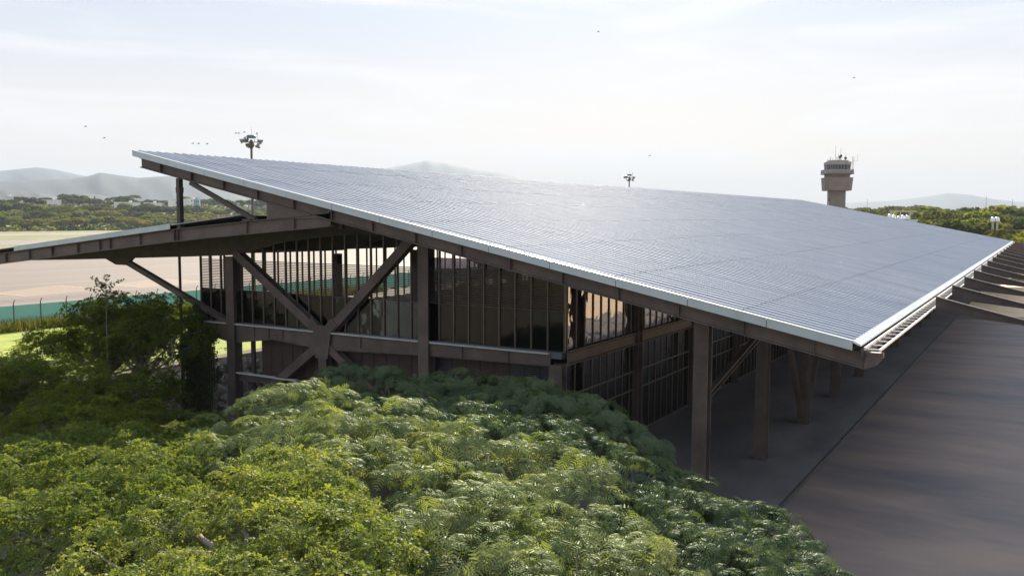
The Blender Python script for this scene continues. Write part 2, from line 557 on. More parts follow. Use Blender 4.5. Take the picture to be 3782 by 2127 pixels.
ridge('mountain_peak', 8200, 1600, [(134, .03), (131, .041), (129.5, .0517), (128.3, .0565), (127.4, .0600), (126.6, .0628), (126.1, .061), (125.4, .0602), (124.3, .0555), (123.2, .0515), (122.3, .0495), (121.1, .0445), (119, .03), (117, .01)], 9, .015)
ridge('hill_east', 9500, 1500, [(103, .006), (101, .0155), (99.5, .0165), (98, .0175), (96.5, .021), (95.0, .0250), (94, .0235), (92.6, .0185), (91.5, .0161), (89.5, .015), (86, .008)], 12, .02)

# ------------------------------------------------------------------ terminal building
T = thing('terminal_building', (0, 0, 0), 'long open steel terminal hall under one huge sloping corrugated metal roof', 'building')
XT, XE, Y0, Y1 = -25.6, 13.5, -4.12, 156.0
# corrugated sheet
pitch_r = 0.60
ny = int((Y1 - Y0) / pitch_r)
prof = [(0.0, 0.0), (0.40, 0.0), (0.415, 0.10), (0.50, 0.10), (0.57, 0.0)]
py = np.concatenate([[Y0 + i*pitch_r + a for a, _ in prof] for i in range(ny)])
pz = np.tile([h for _, h in prof], ny)
xsx = np.arange(XT, XE + 0.01, (XE - XT) / 14)
rg = np.random.default_rng(2)
Vr = []
for i, x in enumerate(xsx):
    wob = np.repeat(rg.normal(size=ny) * 0.004, 5)
    Vr.append(np.stack([np.full_like(py, x), py, zroof(x) + pz + wob], 1))
Vr = np.concatenate(Vr)
nr = len(py)
I, J = np.meshgrid(np.arange(len(xsx)-1), np.arange(nr-1), indexing='ij')
I, J = I.ravel(), J.ravel()
Fr = np.stack([I*nr+J, (I+1)*nr+J, (I+1)*nr+J+1, I*nr+J+1], 1)
roof = np_mesh('roof', Vr, Fr, M['roof'], T)
# lap joints and screw heads across the sheets
for x in np.arange(XT + 3.9, XE, 5.2):
    MB().box(x - 0.015, x + 0.015, Y0 + .1, Y1, zroof(x) + 0.095, zroof(x) + 0.103).build('lap_joint', M['lap'], roof)
b = MB()
b.hexa([(XT+.1, Y0+.35, zroof(XT)-.34), (XE-.1, Y0+.35, zroof(XE)-.34), (XE-.1, Y1-.1, zroof(XE)-.34), (XT+.1, Y1-.1, zroof(XT)-.34),
        (XT+.1, Y0+.35, zroof(XT)-.24), (XE-.1, Y0+.35, zroof(XE)-.24), (XE-.1, Y1-.1, zroof(XE)-.24), (XT+.1, Y1-.1, zroof(XT)-.24)])
b.build('soffit', M['soffit'], T)
# near rake fascia, in lengths
L_ = (XE - XT)
nseg = 13
for i in range(nseg):
    xa, xb = XT + L_*i/nseg + .012, XT + L_*(i+1)/nseg - .012
    f = MB().hexa([(xa, Y0-.035, zroof(xa)-.27), (xb, Y0-.035, zroof(xb)-.27), (xb, Y0-.005, zroof(xb)-.27), (xa, Y0-.005, zroof(xa)-.27),
                   (xa, Y0-.035, zroof(xa)+.055), (xb, Y0-.035, zroof(xb)+.055), (xb, Y0-.005, zroof(xb)+.055), (xa, Y0-.005, zroof(xa)+.055)]).build('fascia', M['fascia'], T)
b = MB().hexa([(XT, Y0-.05, zroof(XT)+.058), (XE, Y0-.05, zroof(XE)+.058), (XE, Y0+.09, zroof(XE)+.058), (XT, Y0+.09, zroof(XT)+.058),
               (XT, Y0-.05, zroof(XT)+.075), (XE, Y0-.05, zroof(XE)+.075), (XE, Y0+.09, zroof(XE)+.085), (XT, Y0+.09, zroof(XT)+.085)])
b.build('edge_flashing', M['flash'], T)
b = MB().box(XT-.03, XT-.004, Y0, Y1, zroof(XT)-.25, zroof(XT)+.06)
b.build('ridge_trim', M['fascia'], T)
# rake beam (I) with stiffeners, its chamfered nose past the eave
yb = -3.72
def rake_beam(yb, stiff=True):
    b = MB()
    bt, bb_ = .30, .86
    x0, x1 = XT + .25, (13.85 if stiff else 13.2)
    def quad(xa, xb, ya, yc, oa, ob):
        b.hexa([(xa, ya, zroof(xa)-ob), (xb, ya, zroof(xb)-ob), (xb, yc, zroof(xb)-ob), (xa, yc, zroof(xa)-ob),
                (xa, ya, zroof(xa)-oa), (xb, ya, zroof(xb)-oa), (xb, yc, zroof(xb)-oa), (xa, yc, zroof(xa)-oa)])
    quad(x0, x1, yb-.16, yb+.16, bt, bt+.045)
    quad(x0, x1, yb-.16, yb+.16, bb_-.045, bb_)
    quad(x0, x1, yb-.02, yb+.02, bt+.046, bb_-.046)
    if stiff:
        for xx in np.arange(-23.6, 13.6, 2.55):
            quad(xx, xx+.03, yb-.15, yb-.021, bt+.047, bb_-.047)
    if stiff: b.prism_y([(13.852, zroof(13.85)-.86), (13.852, zroof(13.85)-.26), (14.45, zroof(14.45)-.14), (14.45, zroof(14.45)-.30), (14.25, zroof(14.25)-.62)], yb-.15, yb+.15)
    return b
rb = rake_beam(yb).build('rake_beam', M['steel'], T)
# inner rafters seen from under the eave
for k in range(1, 14):
    rake_beam(-2 + 9*k, False).build('rafter', M['steel_dark'], T)

# eave: flashing, gutter ladder
b = MB()
b.hexa([(XE-.02, Y0, zroof(XE)+.0), (XE+.26, Y0, zroof(XE)-.12), (XE+.26, Y1, zroof(XE)-.12), (XE-.02, Y1, zroof(XE)+.0),
        (XE-.02, Y0, zroof(XE)+.08), (XE+.26, Y0, zroof(XE)-.06), (XE+.26, Y1, zroof(XE)-.06), (XE-.02, Y1, zroof(XE)+.08)])
b.build('eave_flashing', M['flash'], T)
gt = MB().box(XE+.34, XE+.40, Y0+.15, Y1, 7.36, 7.46).box(XE+.82, XE+.88, Y0+.15, Y1, 7.34, 7.42).build('gutter_frame', M['flash'], T)
yy = Y0 + .3
for i in range(80):
    MB().box(XE+.402, XE+.818, yy, yy+.05, 7.36, 7.40).build('rung', M['flash'], gt)
    yy += 1.15 if i < 70 else 7
MB().box(XE+.27, XE+.33, Y0, Y1, 7.1, 7.4).build('gutter_side', M['steel_dark'], T)

# pergola beams that reach from the eave to the right
def pergola(y, n=9):
    b = MB()
    X = np.linspace(14.40, 24.5, n)
    def top(x):
        t = x - 14.4
        return 7.95 - .26*t + .004*t*t
    def dep(x): return max(.26, .80 - .145*(x - 14.4))
    for i in range(n-1):
        xa, xb = X[i], X[i+1]
        for (ya, yc, o0, o1) in ((y-.14, y+.14, 0, .04), (y-.14, y+.14, None, None), (y-.02, y+.02, 'w', 'w')):
            if o0 == 0: ta, tb, ba, bb_ = top(xa), top(xb), top(xa)-.04, top(xb)-.04
            elif o0 is None: ta, tb, ba, bb_ = top(xa)-dep(xa)+.04, top(xb)-dep(xb)+.04, top(xa)-dep(xa), top(xb)-dep(xb)
            else: ta, tb, ba, bb_ = top(xa)-.041, top(xb)-.041, top(xa)-dep(xa)+.041, top(xb)-dep(xb)+.041
            b.hexa([(xa, ya, ba), (xb, ya, bb_), (xb, yc, bb_), (xa, yc, ba), (xa, ya, ta), (xb, ya, tb), (xb, yc, tb), (xa, yc, ta)])
    return b
for k in range(15):
    pb = pergola(13.2 + 9*k).build('pergola_beam', M['steel_dark'], T)
    yk = 13.2 + 9*k
    tb = MB()
    tp = lambda x: 7.95 - .26*(x-14.4) + .004*(x-14.4)**2
    for xa in np.linspace(14.4, 23.9, 10)[:-1]:
        xb = xa + 9.5/9
        tb.hexa([(xa, yk-.15, tp(xa)+.002), (xb, yk-.15, tp(xb)+.002), (xb, yk+.15, tp(xb)+.002), (xa, yk+.15, tp(xa)+.002), (xa, yk-.15, tp(xa)+.03), (xb, yk-.15, tp(xb)+.03), (xb, yk+.15, tp(xb)+.03), (xa, yk+.15, tp(xa)+.03)])
    tb.build('sky_lit_strip', M['mullion'], pb)  # lighter strip added so the beam's top edge looks caught by the sky

# H columns
def hcol(x, y, z0, z1, w_=.62, dp=.55, plate=True, taper=0.0):
    b = MB()
    if taper:
        for sg in (-1, 1):
            yy = y + sg*(dp/2 - .025)
            b.hexa([(x-w_/2-taper, yy-.025, z0), (x+w_/2+taper, yy-.025, z0), (x+w_/2+taper, yy+.025, z0), (x-w_/2-taper, yy+.025, z0),
                    (x-w_/2, yy-.025, z1), (x+w_/2, yy-.025, z1), (x+w_/2, yy+.025, z1), (x-w_/2, yy+.025, z1)])
        b.box(x-.03, x+.03, y-dp/2+.052, y+dp/2-.052, z0, z1)
    else:
        b.ibar((x, y, z0), (x, y, z1), dp, w_, .05, .06, (0, 1, 0))
    if plate: b.box(x-w_/2-.12, x+w_/2+.12, y-dp/2-.12, y+dp/2+.12, z0+.002, z0+.04)
    return b
outer = []
for k in range(0, 17):
    y = -2 + 9*k
    outer.append(hcol(7.39, y, 0, zroof(7.39)-.86, .60 if k == 0 else .50, .55, True, .05 if k else 0).build('column', M['steel'], T))
# side braces of the outer row
MB().ibar((7.39, -1.7, 4.55), (7.39, 6.6, 6.35), .26, .26, .03, .03, (0, -.3, 1)).build('brace', M['steel'], T)
for k in (2, 5, 8, 11):
    y = -2 + 9*k
    for sg in (-1, 1):
        MB().ibar((7.39, y + sg*.3, .35), (7.39 + sg*.9, y + sg*2.6, 7.9), .30, .30, .04, .04, (0, 1, 0)).build('brace', M['steel'], T)
MB().box(7.25, 7.53, -2, 150, zroof(7.5)-1.15, zroof(7.5)-.88).build('eave_beam', M['steel_dark'], T)
# wall row columns
for k in range(1, 17):
    hcol(-.02, -.55 + 9*k, 0, zroof(0)-.4, .62, .60).build('column', M['steel_dark'] if k > 9 else M['steel'], T)
hcol(-.25, -.12, 0, 5.04, .66, .55).build('column', M['steel'], T)
# front columns
hcol(-22.15, -.1, 0, 9.55, .66, .60).box(-22.52, -21.78, -.44, -.402, 4.40, 4.43).box(-22.52, -21.78, -.44, -.402, 5.50, 5.53).box(-22.52, -21.78, -.44, -.402, 1.9, 1.93).build('column', M['steel'], T)
hcol(-7.9, -.1, 0, zroof(-7.9)-.5, .64, .60).build('column', M['steel'], T)
hcol(-14.9, -.1, 0, 4.5, .56, .5, False).build('column', M['steel'], T)

# floor beam on the front, haunched round the end column, with stiffeners
fb = MB()
fb.prism_y([(-24.5, 5.50), (-24.5, 4.95), (-23.6, 4.65), (-22.6, 4.48), (-21.6, 4.48), (-18.7, 4.86), (-15.3, 4.60), (-14.5, 4.60), (-8.3, 4.84), (-.6, 4.96), (-.6, 5.50)], -.22, -.17)
for xx in (-20.3, -19.1, -18.0, -12.2, -5.6, -2.9):
    fb.box(xx, xx+.03, -.30, -.221, 4.88, 5.49)
fb.prism_y([(-24.5, 4.93), (-23.6, 4.63), (-22.55, 4.46), (-21.55, 4.46), (-18.7, 4.84), (-15.2, 4.58), (-14.5, 4.58), (-8.3, 4.82), (-.6, 4.94), (-.6, 4.96), (-8.3, 4.84), (-14.5, 4.60), (-15.2, 4.60), (-18.7, 4.86), (-21.55, 4.48), (-22.55, 4.48), (-23.6, 4.65), (-24.5, 4.95)], -.32, -.16)
fb.build('floor_beam', M['steel'], T)
MB().box(-24.5, -22.5, -.38, -.165, 5.505, 5.58).box(-21.8, -15.15, -.38, -.165, 5.505, 5.58).box(-14.6, -8.25, -.38, -.165, 5.505, 5.58).box(-7.55, -.65, -.38, -.165, 5.505, 5.58).build('slab_ledge', M['slab'], T)
MB().box(-25.6, -.05, -.16, 60, 5.30, 5.60).build('floor_slab', M['floor_in'], T)
# floor beam along the side wall
MB().ibar((.12, .12, 5.31), (.12, 150, 5.31), .56, .30, .04, .04).build('floor_beam', M['steel'], T)
# low ledge at the ground floor
MB().box(-21.8, -16.9, -.36, -.1, 2.60, 2.68).build('low_ledge', M['slab'], T)
MB().ibar((-21.8, -.1, 2.38), (-15.0, -.1, 2.38), .42, .2, .03, .03).build('low_beam', M['steel'], T)

# X bracing
node = (-14.9, -.12, 5.35)
def brace(p, q, dpt=.42, wd_=.34):
    return MB().ibar(p, q, dpt, wd_, .045, .05, (0, 1, 0)).build('brace', M['steel'], T)
brace((-21.75, -.12, 9.75), (-15.45, -.12, 5.70), .46, .50)
brace((-8.35, -.12, 11.1), (-14.35, -.12, 5.70), .46, .50)
brace((-20.6, -.12, .9), (-15.3, -.12, 4.70), .46, .50)
brace((-9.6, -.12, 1.5), (-14.5, -.12, 4.70), .40, .42)
MB().prism_y([(-16.0, 5.98), (-15.6, 6.35), (-15.2, 5.95), (-14.6, 5.95), (-14.2, 6.35), (-13.75, 6.0), (-14.2, 5.585), (-14.45, 4.1), (-15.35, 4.1), (-15.5, 5.585)], -.40, -.36).build('gusset_plate', M['steel'], T)
brace((-32.6, -.12, 9.12), (-22.45, -.12, 5.55), .34, .30)
MB().prism_y([(-34.2, 9.12), (-33.0, 8.72), (-31.9, 8.72), (-31.2, 9.24)], -.30, -.10).build('gusset_plate', M['steel_dark'], T)
# inner mirror bracing further back
brace((-9, 9, 9.3), (-14.9, 9, 5.7), .4, .4)
brace((-1.2, 3.2, 7.2), (-7.6, 3.2, 9.9), .35, .35)

# lower canopy on the left: front beam, inner haunch, roof sheet, fascia
CX0, CX1 = -47.2, -11.0
cb = MB()
cyb = -3.72
def cz(x): return zcan(x) - .30 - max(0, (x + 22.5)) * .022
for xa, xb in zip(np.linspace(CX0, CX1, 13)[:-1], np.linspace(CX0, CX1, 13)[1:]):
    for ya, yc, o0, o1 in ((cyb-.16, cyb+.16, 0, .045), (cyb-.02, cyb+.02, .046, .654), (cyb-.16, cyb+.16, .655, .70)):
        cb.hexa([(xa, ya, cz(xa)-o1), (xb, ya, cz(xb)-o1), (xb, yc, cz(xb)-o1), (xa, yc, cz(xa)-o1), (xa, ya, cz(xa)-o0), (xb, ya, cz(xb)-o0), (xb, yc, cz(xb)-o0), (xa, yc, cz(xa)-o0)])
for xx in (-36.8, -34.3, -31.6, -29.4, -28.4, -25.6, -22.6, -22.3, -16.8, -13.4, -39.5, -42):
    cb.box(xx, xx+.03, cyb-.15, cyb-.021, cz(xx)-.65, cz(xx)-.05)
cb.build('canopy_beam', M['steel'], T)
MB().hexa([(-38.2, -4.0, zcan(-38.2)-.30), (-22.7, -4.0, zcan(-22.7)-.30), (-22.7, -3.97, zcan(-22.7)-.30), (-38.2, -3.97, zcan(-38.2)-.30),
           (-38.2, -4.0, zcan(-38.2)), (-22.7, -4.0, zcan(-22.7)), (-22.7, -3.97, zcan(-22.7)), (-38.2, -3.97, zcan(-38.2))]).build('canopy_fascia', M['fascia'], T)
cr = MB().hexa([(-47.2, -3.95, zcan(-47.2)-.05), (-17.5, -3.95, zcan(-17.5)-.1), (-17.5, 90, zcan(-17.5)-.1), (-47.2, 90, zcan(-47.2)-.05),
           (-47.2, -3.95, zcan(-47.2)-.01), (-17.5, -3.95, zcan(-17.5)-.06), (-17.5, 90, zcan(-17.5)-.06), (-47.2, 90, zcan(-47.2)-.01)]).build('canopy_roof', M['roof'], T)
MB().hexa([(-47.2, -3.5, zcan(-47.2)-.42), (-14, -3.5, zcan(-14)-.75), (-14, 90, zcan(-14)-.75), (-47.2, 90, zcan(-47.2)-.42),
           (-47.2, -3.5, zcan(-47.2)-.34), (-14, -3.5, zcan(-14)-.66), (-14, 90, zcan(-14)-.66), (-47.2, 90, zcan(-47.2)-.34)]).build('canopy_soffit', M['soffit'], T)
hb = MB()
bot = [(-47.2, 8.55), (-36.2, 8.98), (-26, 9.42), (-21.8, 9.62), (-20, 10.02), (-18, 10.46), (-15.2, 10.78), (-12.9, 10.97), (-8.2, 10.92)]
topl = [(-8.2, 11.48), (-13.9, 11.50), (-19.5, 11.45), (-22.5, 11.15), (-47.2, 8.72)]
hb.prism_y(bot + topl, -.20, .10)
hb.build('haunched_beam', M['steel_dark'], T)
for k in range(1, 8):
    MB().prism_y(bot + topl, -.12+9*k, .06+9*k).build('haunched_beam', M['steel_dark'], T)
MB().box(-26.0, -25.6, .2, 60, 9.66, 10.9).build('edge_beam', M['steel_dark'], T)
# struts between the two roofs
MB().ibar((-22.15, -3.72, cz(-22.15)-.02), (-22.15, -3.72, zroof(-22.15)-.88), .26, .26, .03, .03, (0, 1, 0)).box(-22.30, -22.0, -3.87, -3.57, 13.2, 13.5).build('strut', M['steel_dark'], T)
MB().ibar((-21.2, -3.72, zroof(-21.2)-.95), (-16.2, -3.72, cz(-16.2)), .22, .22, .03, .03, (0, 1, 0)).build('strut', M['steel_dark'], T)
MB().prism_y([(-14.2, cz(-14.2)-.1), (-15.3, cz(-15.3)+.0), (-15.3, zroof(-15.3)-.84), (-12.4, zroof(-12.4)-.84), (-11.6, cz(-12)-.2)], yb-.10, yb+.10).build('gusset_plate', M['steel'], T)
MB().box(-17.0, -16.4, -3.95, -3.5, cz(-16.7)+.002, cz(-16.7)+.10).box(-10.9, -10.7, -3.3, -3.1, 11.3, 11.8).build('bearing_plate', M['steel_dark'], T)
MB().box(-27.12, -27.0, -.05, .07, 0, 9.38).build('post', M['steel_dark'], T)

# front glazing: mullions, louvre panels, glass panes
def fac_top(x):
    if x < -8.2: return float(np.interp(x, [p[0] for p in bot], [p[1] for p in bot]))
    return zroof(x) - .45
for i in range(0, 29):
    x = -.9 * i
    if abs(x + 22.15) < .4 or abs(x + 7.9) < .35: continue
    MB().box(x-.035, x+.035, .02, .16, 5.60, fac_top(x) - .005).build('mullion', M['mullion'], T)
for i in range(0, 28):
    xa, xb = -.9*(i+1) + .036, -.9*i - .036
    p = MB()
    for k in range(18):
        z = 7.62 + k*.097
        if z + .04 > fac_top(xb) - .05: break
        p.box(xa, xb, .06, .095, z, z+.048)
    p.box(xa, xb, .03, .15, 7.50, 7.56)
    p.build('louver_panel', M['louver'], T)
    MB().box(xa, xb, .085, .095, 5.605, 7.495).build('glass_panel', M['glass'] if i > 8 else M['glass_dark'], T)
    if i <= 8:
        zt = min(fac_top(xb), 9.9) - .05
        MB().box(xa, xb, .145, .155, 7.57, zt).build('glass_panel', M['glass_dark'], T)
# west side screen: mullions and louvres
for i in range(1, 40):
    y = 1.15 * i
    MB().box(-25.72, -25.60, y-.035, y+.035, 5.6, 9.66).build('mullion', M['mullion'], T)
# ground floor louvred wall
for i in range(0, 24):
    xa = -20.4 + .86*i
    if xa > -.9: break
    p = MB().box(xa, xa+.83, .42, .46, 0, 4.80)
    for k in range(44):
        z = .15 + k*.105
        p.box(xa+.03, xa+.80, .37, .419, z, z+.05)
    p.build('louver_panel', M['louver'] if i not in (14, 15, 20, 21, 22) else M['panel'], T)
MB().box(-21.2, -20.95, .3, .42, 0, 4.8).box(-21.75, -21.65, 1, 1.1, 0, 4.8).build('post', M['steel_dark'], T)
# inside: back partition, inner columns, core walls, some stored clutter on the upper floor
MB().box(-25.5, -.2, 46, 46.2, 5.6, 9.4).box(-25.5, -20.5, 30, 30.2, 0, 5.3).box(-20.2, -20.0, .5, 30, 0, 5.3).build('partition_wall', M['panel'], T)
MB().box(-5.0, -4.85, 5.2, 46, 5.6, 9.8).box(-5.0, -4.85, .5, 60, 0, 5.29).build('partition_wall', M['panel'], T)
for k in range(1, 6):
    for x in (-22.15, -14.9, -7.9):
        hcol(x, -.1 + 9*k, 5.61, 10.0 if x > -20 else 9.4, .5, .5, False).build('column', M['steel_dark'], T)
# side glazing
for i in range(0, 70):
    y = .25 + .93 * i
    MB().box(-.04, .06, y-.03, y+.03, 5.60, 9.85).build('side_mullion', M['mullion'], T)
lo = MB()
for i in range(0, 70):
    y = .25 + .93 * i
    lo.box(-.10, .0, y-.03, y+.03, .05, 5.02)
for z in (4.93, 3.45, 2.45):
    lo.box(-.12, .02, .25, 65, z, z+.07)
lo.box(-.14, .04, .25, 140, 0, .06)
lo.build('side_frame', M['mullion'], T)
for i in range(7):
    ya, yc = .25 + 9*i, 8.15 + 9*i
    MB().box(-.005, .005, ya, yc, 5.61, 9.85).build('glass_panel', M['glass_mirror'], T)
    MB().box(-.055, -.045, ya, yc, .07, 5.0).build('glass_panel', M['glass_dark'], T)
MB().box(.02, .18, .25, 60, 5.60, 5.66).build('sill', M['mullion'], T)
MB().box(-.3, -.1, 65, 140, 0, 9.9).build('side_wall', M['panel'], T)

# things stored on the upper floor behind the glass
for i, (x, y, lab) in enumerate(((-20.6, 3.2, 'dark crate stack behind the glass beside the end column'), (-12.8, 7.5, 'dark crate stack behind the glass under the brace node'), (-17.5, 12, 'dark crate stack deep inside the upper floor'))):
    t = thing('crate_stack', (x, y, 5.6), lab, 'crates', 'crates stored on the upper floor')
    for j in range(3):
        MB().box(x-.5+.1*j, x+.45, y-.4, y+.4-.1*j, 5.602+j*.5, 5.602+j*.5+.46).build('crate', M['panel'], t)
for i, (x, y, lab) in enumerate(((-10.8, 9.5, 'white work table seen through the front glass left of the big column'), (-19.4, 9.0, 'white work table seen through the front glass near the end column'))):
    t = thing('work_table', (x, y, 5.6), lab, 'table', 'tables on the upper floor')
    MB().box(x-1.2, x+1.2, y-.45, y+.45, 6.32, 6.37).build('tabletop', M['white'], t)
    for sx in (-1.1, 1.1):
        for sy in (-.38, .38):
            MB().box(x+sx-.03, x+sx+.03, y+sy-.03, y+sy+.03, 5.602, 6.318).build('leg', M['steel_dark'], t)

# ------------------------------------------------------------------ floodlight masts
def mast(azd, dist, ztop, label, turn, q_=0.84):
    x, y = polar(azd, dist)
    t = thing('floodlight_mast', (x, y, -.14), label, 'light mast', 'tall floodlight masts behind the roof')
    MB().tube([(x, y, -.1), (x, y, ztop-.6)], [.22, .14], 10).build('pole', M['pole'], t)
    rx, ry = math.cos(math.radians(azd - 90)), math.sin(math.radians(azd - 90))   # to image right
    fx, fy = math.cos(math.radians(azd)), math.sin(math.radians(azd))
    P = lambda a, f, z: (x + (rx*a + fx*f)*q_, y + (ry*a + fy*f)*q_, ztop + z*q_)
    h = MB().lathe([(.15, -.9), (.42, -.4), (.30, -.1), (.12, .25)], (x, y, ztop), n=10)
    h.bar(P(-1.25, 0, -.12), P(1.2, 0, -.02), .09, .09)
    h.bar(P(0, -1, -.1), P(0, 1, -.1), .09, .09)
    for a in (-.45, .45): h.bar(P(a, 0, -.1), P(a, 0, .45), .06, .06, (rx, ry, 0))
    h.build('crossarm', M['pole'], t)
    MB().lathe([(.001, .82), (.5, .80), (.58, .72), (.60, .45), (.001, .45)], (x, y, ztop), n=14).build('head_cap', M['cap'], t)
    for a, f, z, ax in ((-1.3, 0, .15, (-1, .1, -.45)), (1.25, -.1, .1, (.9, -.2, -.5)), (1.0, -.6, -.55, (-.35, -.3, -1)), (-.35, -.7, -.5, (-.5, -.6, -.6)), (-.8, .3, .35, (-.2, .8, -.2) if turn else (.1, 1, 0))):
        dx = (rx*ax[0] + fx*ax[1], ry*ax[0] + fy*ax[1], ax[2])
        MB().lathe([(.02, -.3), (.14, -.28), (.17, -.05), (.36, .26), (.34, .26), (.14, -.03), (.02, -.03)], P(a, f, z), dx, 12).build('floodlight', M['lamp'], t)
        h2 = MB().bar(P(a, f, z), P(a*.8, f*.6, -.1), .06, .06, (rx, ry, 0))
        h2.build('bracket', M['pole'], t)
    MB().bar(P(.1, 0, .8), P(.02, 0, 2.2), .03, .03, (rx, ry, 0)).bar(P(.95, 0, 0), P(.85, 0, 1.15), .04, .04, (rx, ry, 0)).bar(P(.85, 0, 1.1), P(.83, 0, 1.4), .13, .13, (rx, ry, 0)).build('lightning_rod', M['pole'], t)
mast(137.47, 118, 21.3, 'floodlight mast above the left half of the roof, nearer and larger', 0)
mast(113.66, 214, 21.3, 'floodlight mast above the middle of the roof, farther and smaller', 1)

# ------------------------------------------------------------------ control tower
def control_tower():
    D = 250.0
    x, y = polar(101.1, D)
    t = thing('control_tower', (x, y, -.14), 'brown concrete control tower with glazed cab behind the right of the roof', 'control tower')
    rx, ry = math.cos(math.radians(101.1 - 90)), math.sin(math.radians(101.1 - 90))
    fx, fy = math.cos(math.radians(101.1)), math.sin(math.radians(101.1))
    P = lambda a, f, z: (x + rx*a + fx*f, y + ry*a + fy*f, z)
    def octo(ra, cut, off=0.0):
        a, c = ra, ra - cut
        pts = [(-c, -a), (c, -a), (a, -c), (a, c), (c, a), (-c, a), (-a, c), (-a, -c)]
        rt = math.radians(11)
        o = []
        for p, q in pts:
            p2, q2 = p*math.cos(rt) - q*math.sin(rt), p*math.sin(rt) + q*math.cos(rt)
            X = P(p2 + off, q2, 0); o.append((X[0], X[1]))
        return o
    z = lambda s: 11.93 + s * D
    def pr(b, ra, cut, z0, z1, sc=1.0): b.prism_z(octo(ra, cut), z0, z1, sc, x, y); return b
    pr(MB(), 2.05, .55, -.1, z(.02848)).build('shaft', M['tower'], t)
    MB().hexa([P(-1.95, -1.75, z(.017)), P(-1.75, -1.95, z(.017)), P(-1.73, -1.93, z(.017)), P(-1.93, -1.73, z(.017)), P(-1.95, -1.75, z(.021)), P(-1.75, -1.95, z(.021)), P(-1.73, -1.93, z(.021)), P(-1.93, -1.73, z(.021))]).build('slit_window', M['window'], t)
    pr(MB(), 3.35, 1.15, z(.0285), z(.0420), 1.08).build('pod', M['tower'], t)
    pr(MB(), 2.9, 1.0, z(.0422), z(.0455)).build('neck', M['tower'], t)
    bal = pr(MB(), 3.75, 1.1, z(.0456), z(.0464)).build('balcony', M['tower'], t)
    o8 = octo(3.65, 1.1)
    rl = MB()
    for i in range(8):
        p, q = o8[i], o8[(i+1) % 8]
        for zz in (z(.0501), z(.0484)): rl.bar((*p, zz), (*q, zz), .09, .09)
        n = 11 if math.dist(p, q) > 4 else 5
        for k in range(n):
            a = k / n
            X = (p[0]*(1-a) + q[0]*a, p[1]*(1-a) + q[1]*a)
            rl.box(X[0]-.04, X[0]+.04, X[1]-.04, X[1]+.04, z(.0464), z(.0501))
    rl.build('railing', M['tower_band'], bal)
    pr(MB(), 2.85, 1.0, z(.0464), z(.0505)).build('cab_base', M['tower_band'], t)
    cab = pr(MB(), 2.80, 1.0, z(.0506), z(.0552), 1.035).build('cab_glass', M['window'], t)
    o9 = octo(2.86, 1.0)
    fr = MB()
    for i in range(8):
        p, q = o9[i], o9[(i+1) % 8]
        n = 5 if math.dist(p, q) > 3 else 3
        for k in range(n):
            a = k / n
            X = (p[0]*(1-a) + q[0]*a, p[1]*(1-a) + q[1]*a)
            X2 = (x + (X[0]-x)*1.035, y + (X[1]-y)*1.035)
            fr.bar((*X, z(.0505)), (*X2, z(.0553)), .13, .13, (1, 0, 0))
    fr.build('cab_frame', M['tower_band'], cab)
    pr(MB(), 3.05, 1.0, z(.0553), z(.0583), 1.02).build('parapet', M['tower_band'], t)
    pr(MB(), 2.5, .9, z(.0584), z(.0600)).build('roof_deck', M['tower_band'], t)
    zr = z(.0600)
    for a, f, h, r in ((-.55, 0, 3.8, .05), (.75, .3, 3.3, .05), (2.0, 0, 1.9, .05), (.1, -.5, 1.7, .06), (-1.8, .4, 1.2, .05), (-.2, .6, 1.1, .07), (-2.4, 0, .5, .07), (-1.2, -.2, .6, .06), (.4, -.8, 1.4, .04), (-1.7, -.6, .9, .04)):
        MB().tube([P(a, f, zr), P(a*1.02, f, zr+h)], [r, r*.6], 6).build('antenna', M['pole'], t)
    for a, f, h, ax in ((1.9, -.6, .55, (.4, -.9, .1)), (.85, -.4, 1.15, (-.6, -.8, .2)), (.5, -.5, .85, (-.9, -.4, 0))):
        dx = (rx*ax[0] + fx*ax[1], ry*ax[0] + fy*ax[1], ax[2])
        MB().lathe([(.02, -.2), (.25, -.18), (.40, .12), (.36, .12), (.02, -.05)], P(a, f, zr+h), dx, 12).tube([P(a, f, zr), P(a, f, zr+h)], .05, 6).build('dish', M['pole'], t)
    lad = MB()
    for a in (3.55, 3.85): lad.tube([P(a, -.6, z(.0470)), P(a+.2, -.6, z(.0640))], .045, 5)
    for k in range(14): lad.bar(P(3.55, -.6, z(.048)+k*.3), P(3.9, -.6, z(.048)+k*.3), .04, .04)
    lad.tube([P(4.9, -.6, z(.059)), P(4.95, -.6, z(.0665))], .03, 5).bar(P(3.7, -.6, z(.0592)), P(4.9, -.6, z(.0592)), .05, .05)
    lad.build('lattice_antenna', M['tower_band'], t)
control_tower()

# ------------------------------------------------------------------ boundary fence
FX = -76.0
t = thing('mesh_fence', (FX, 60, -.14), 'green mesh screened security fence with barbed posts along the apron', 'fence')
n_p = 0
MB().box(FX-.012, FX+.012, -20, 180, -.1, 2.2).build('mesh_screen', M['mesh_green'], t)
for i in range(66):
    y = -19 + 3.0*i
    MB().bar((FX+.05, y, -.13), (FX+.05, y, 2.45), .08, .08, (1, 0, 0)).bar((FX+.05, y, 2.43), (FX+.30, y, 2.85), .06, .06, (0, 1, 0)).build('post', M['post'], t)
b = MB()
for z, xx in ((2.5, .09), (2.65, .18), (2.8, .27)): b.box(FX+xx, FX+xx+.012, -20, 180, z, z+.012)
b.build('barbed_wire', M['post'], t)

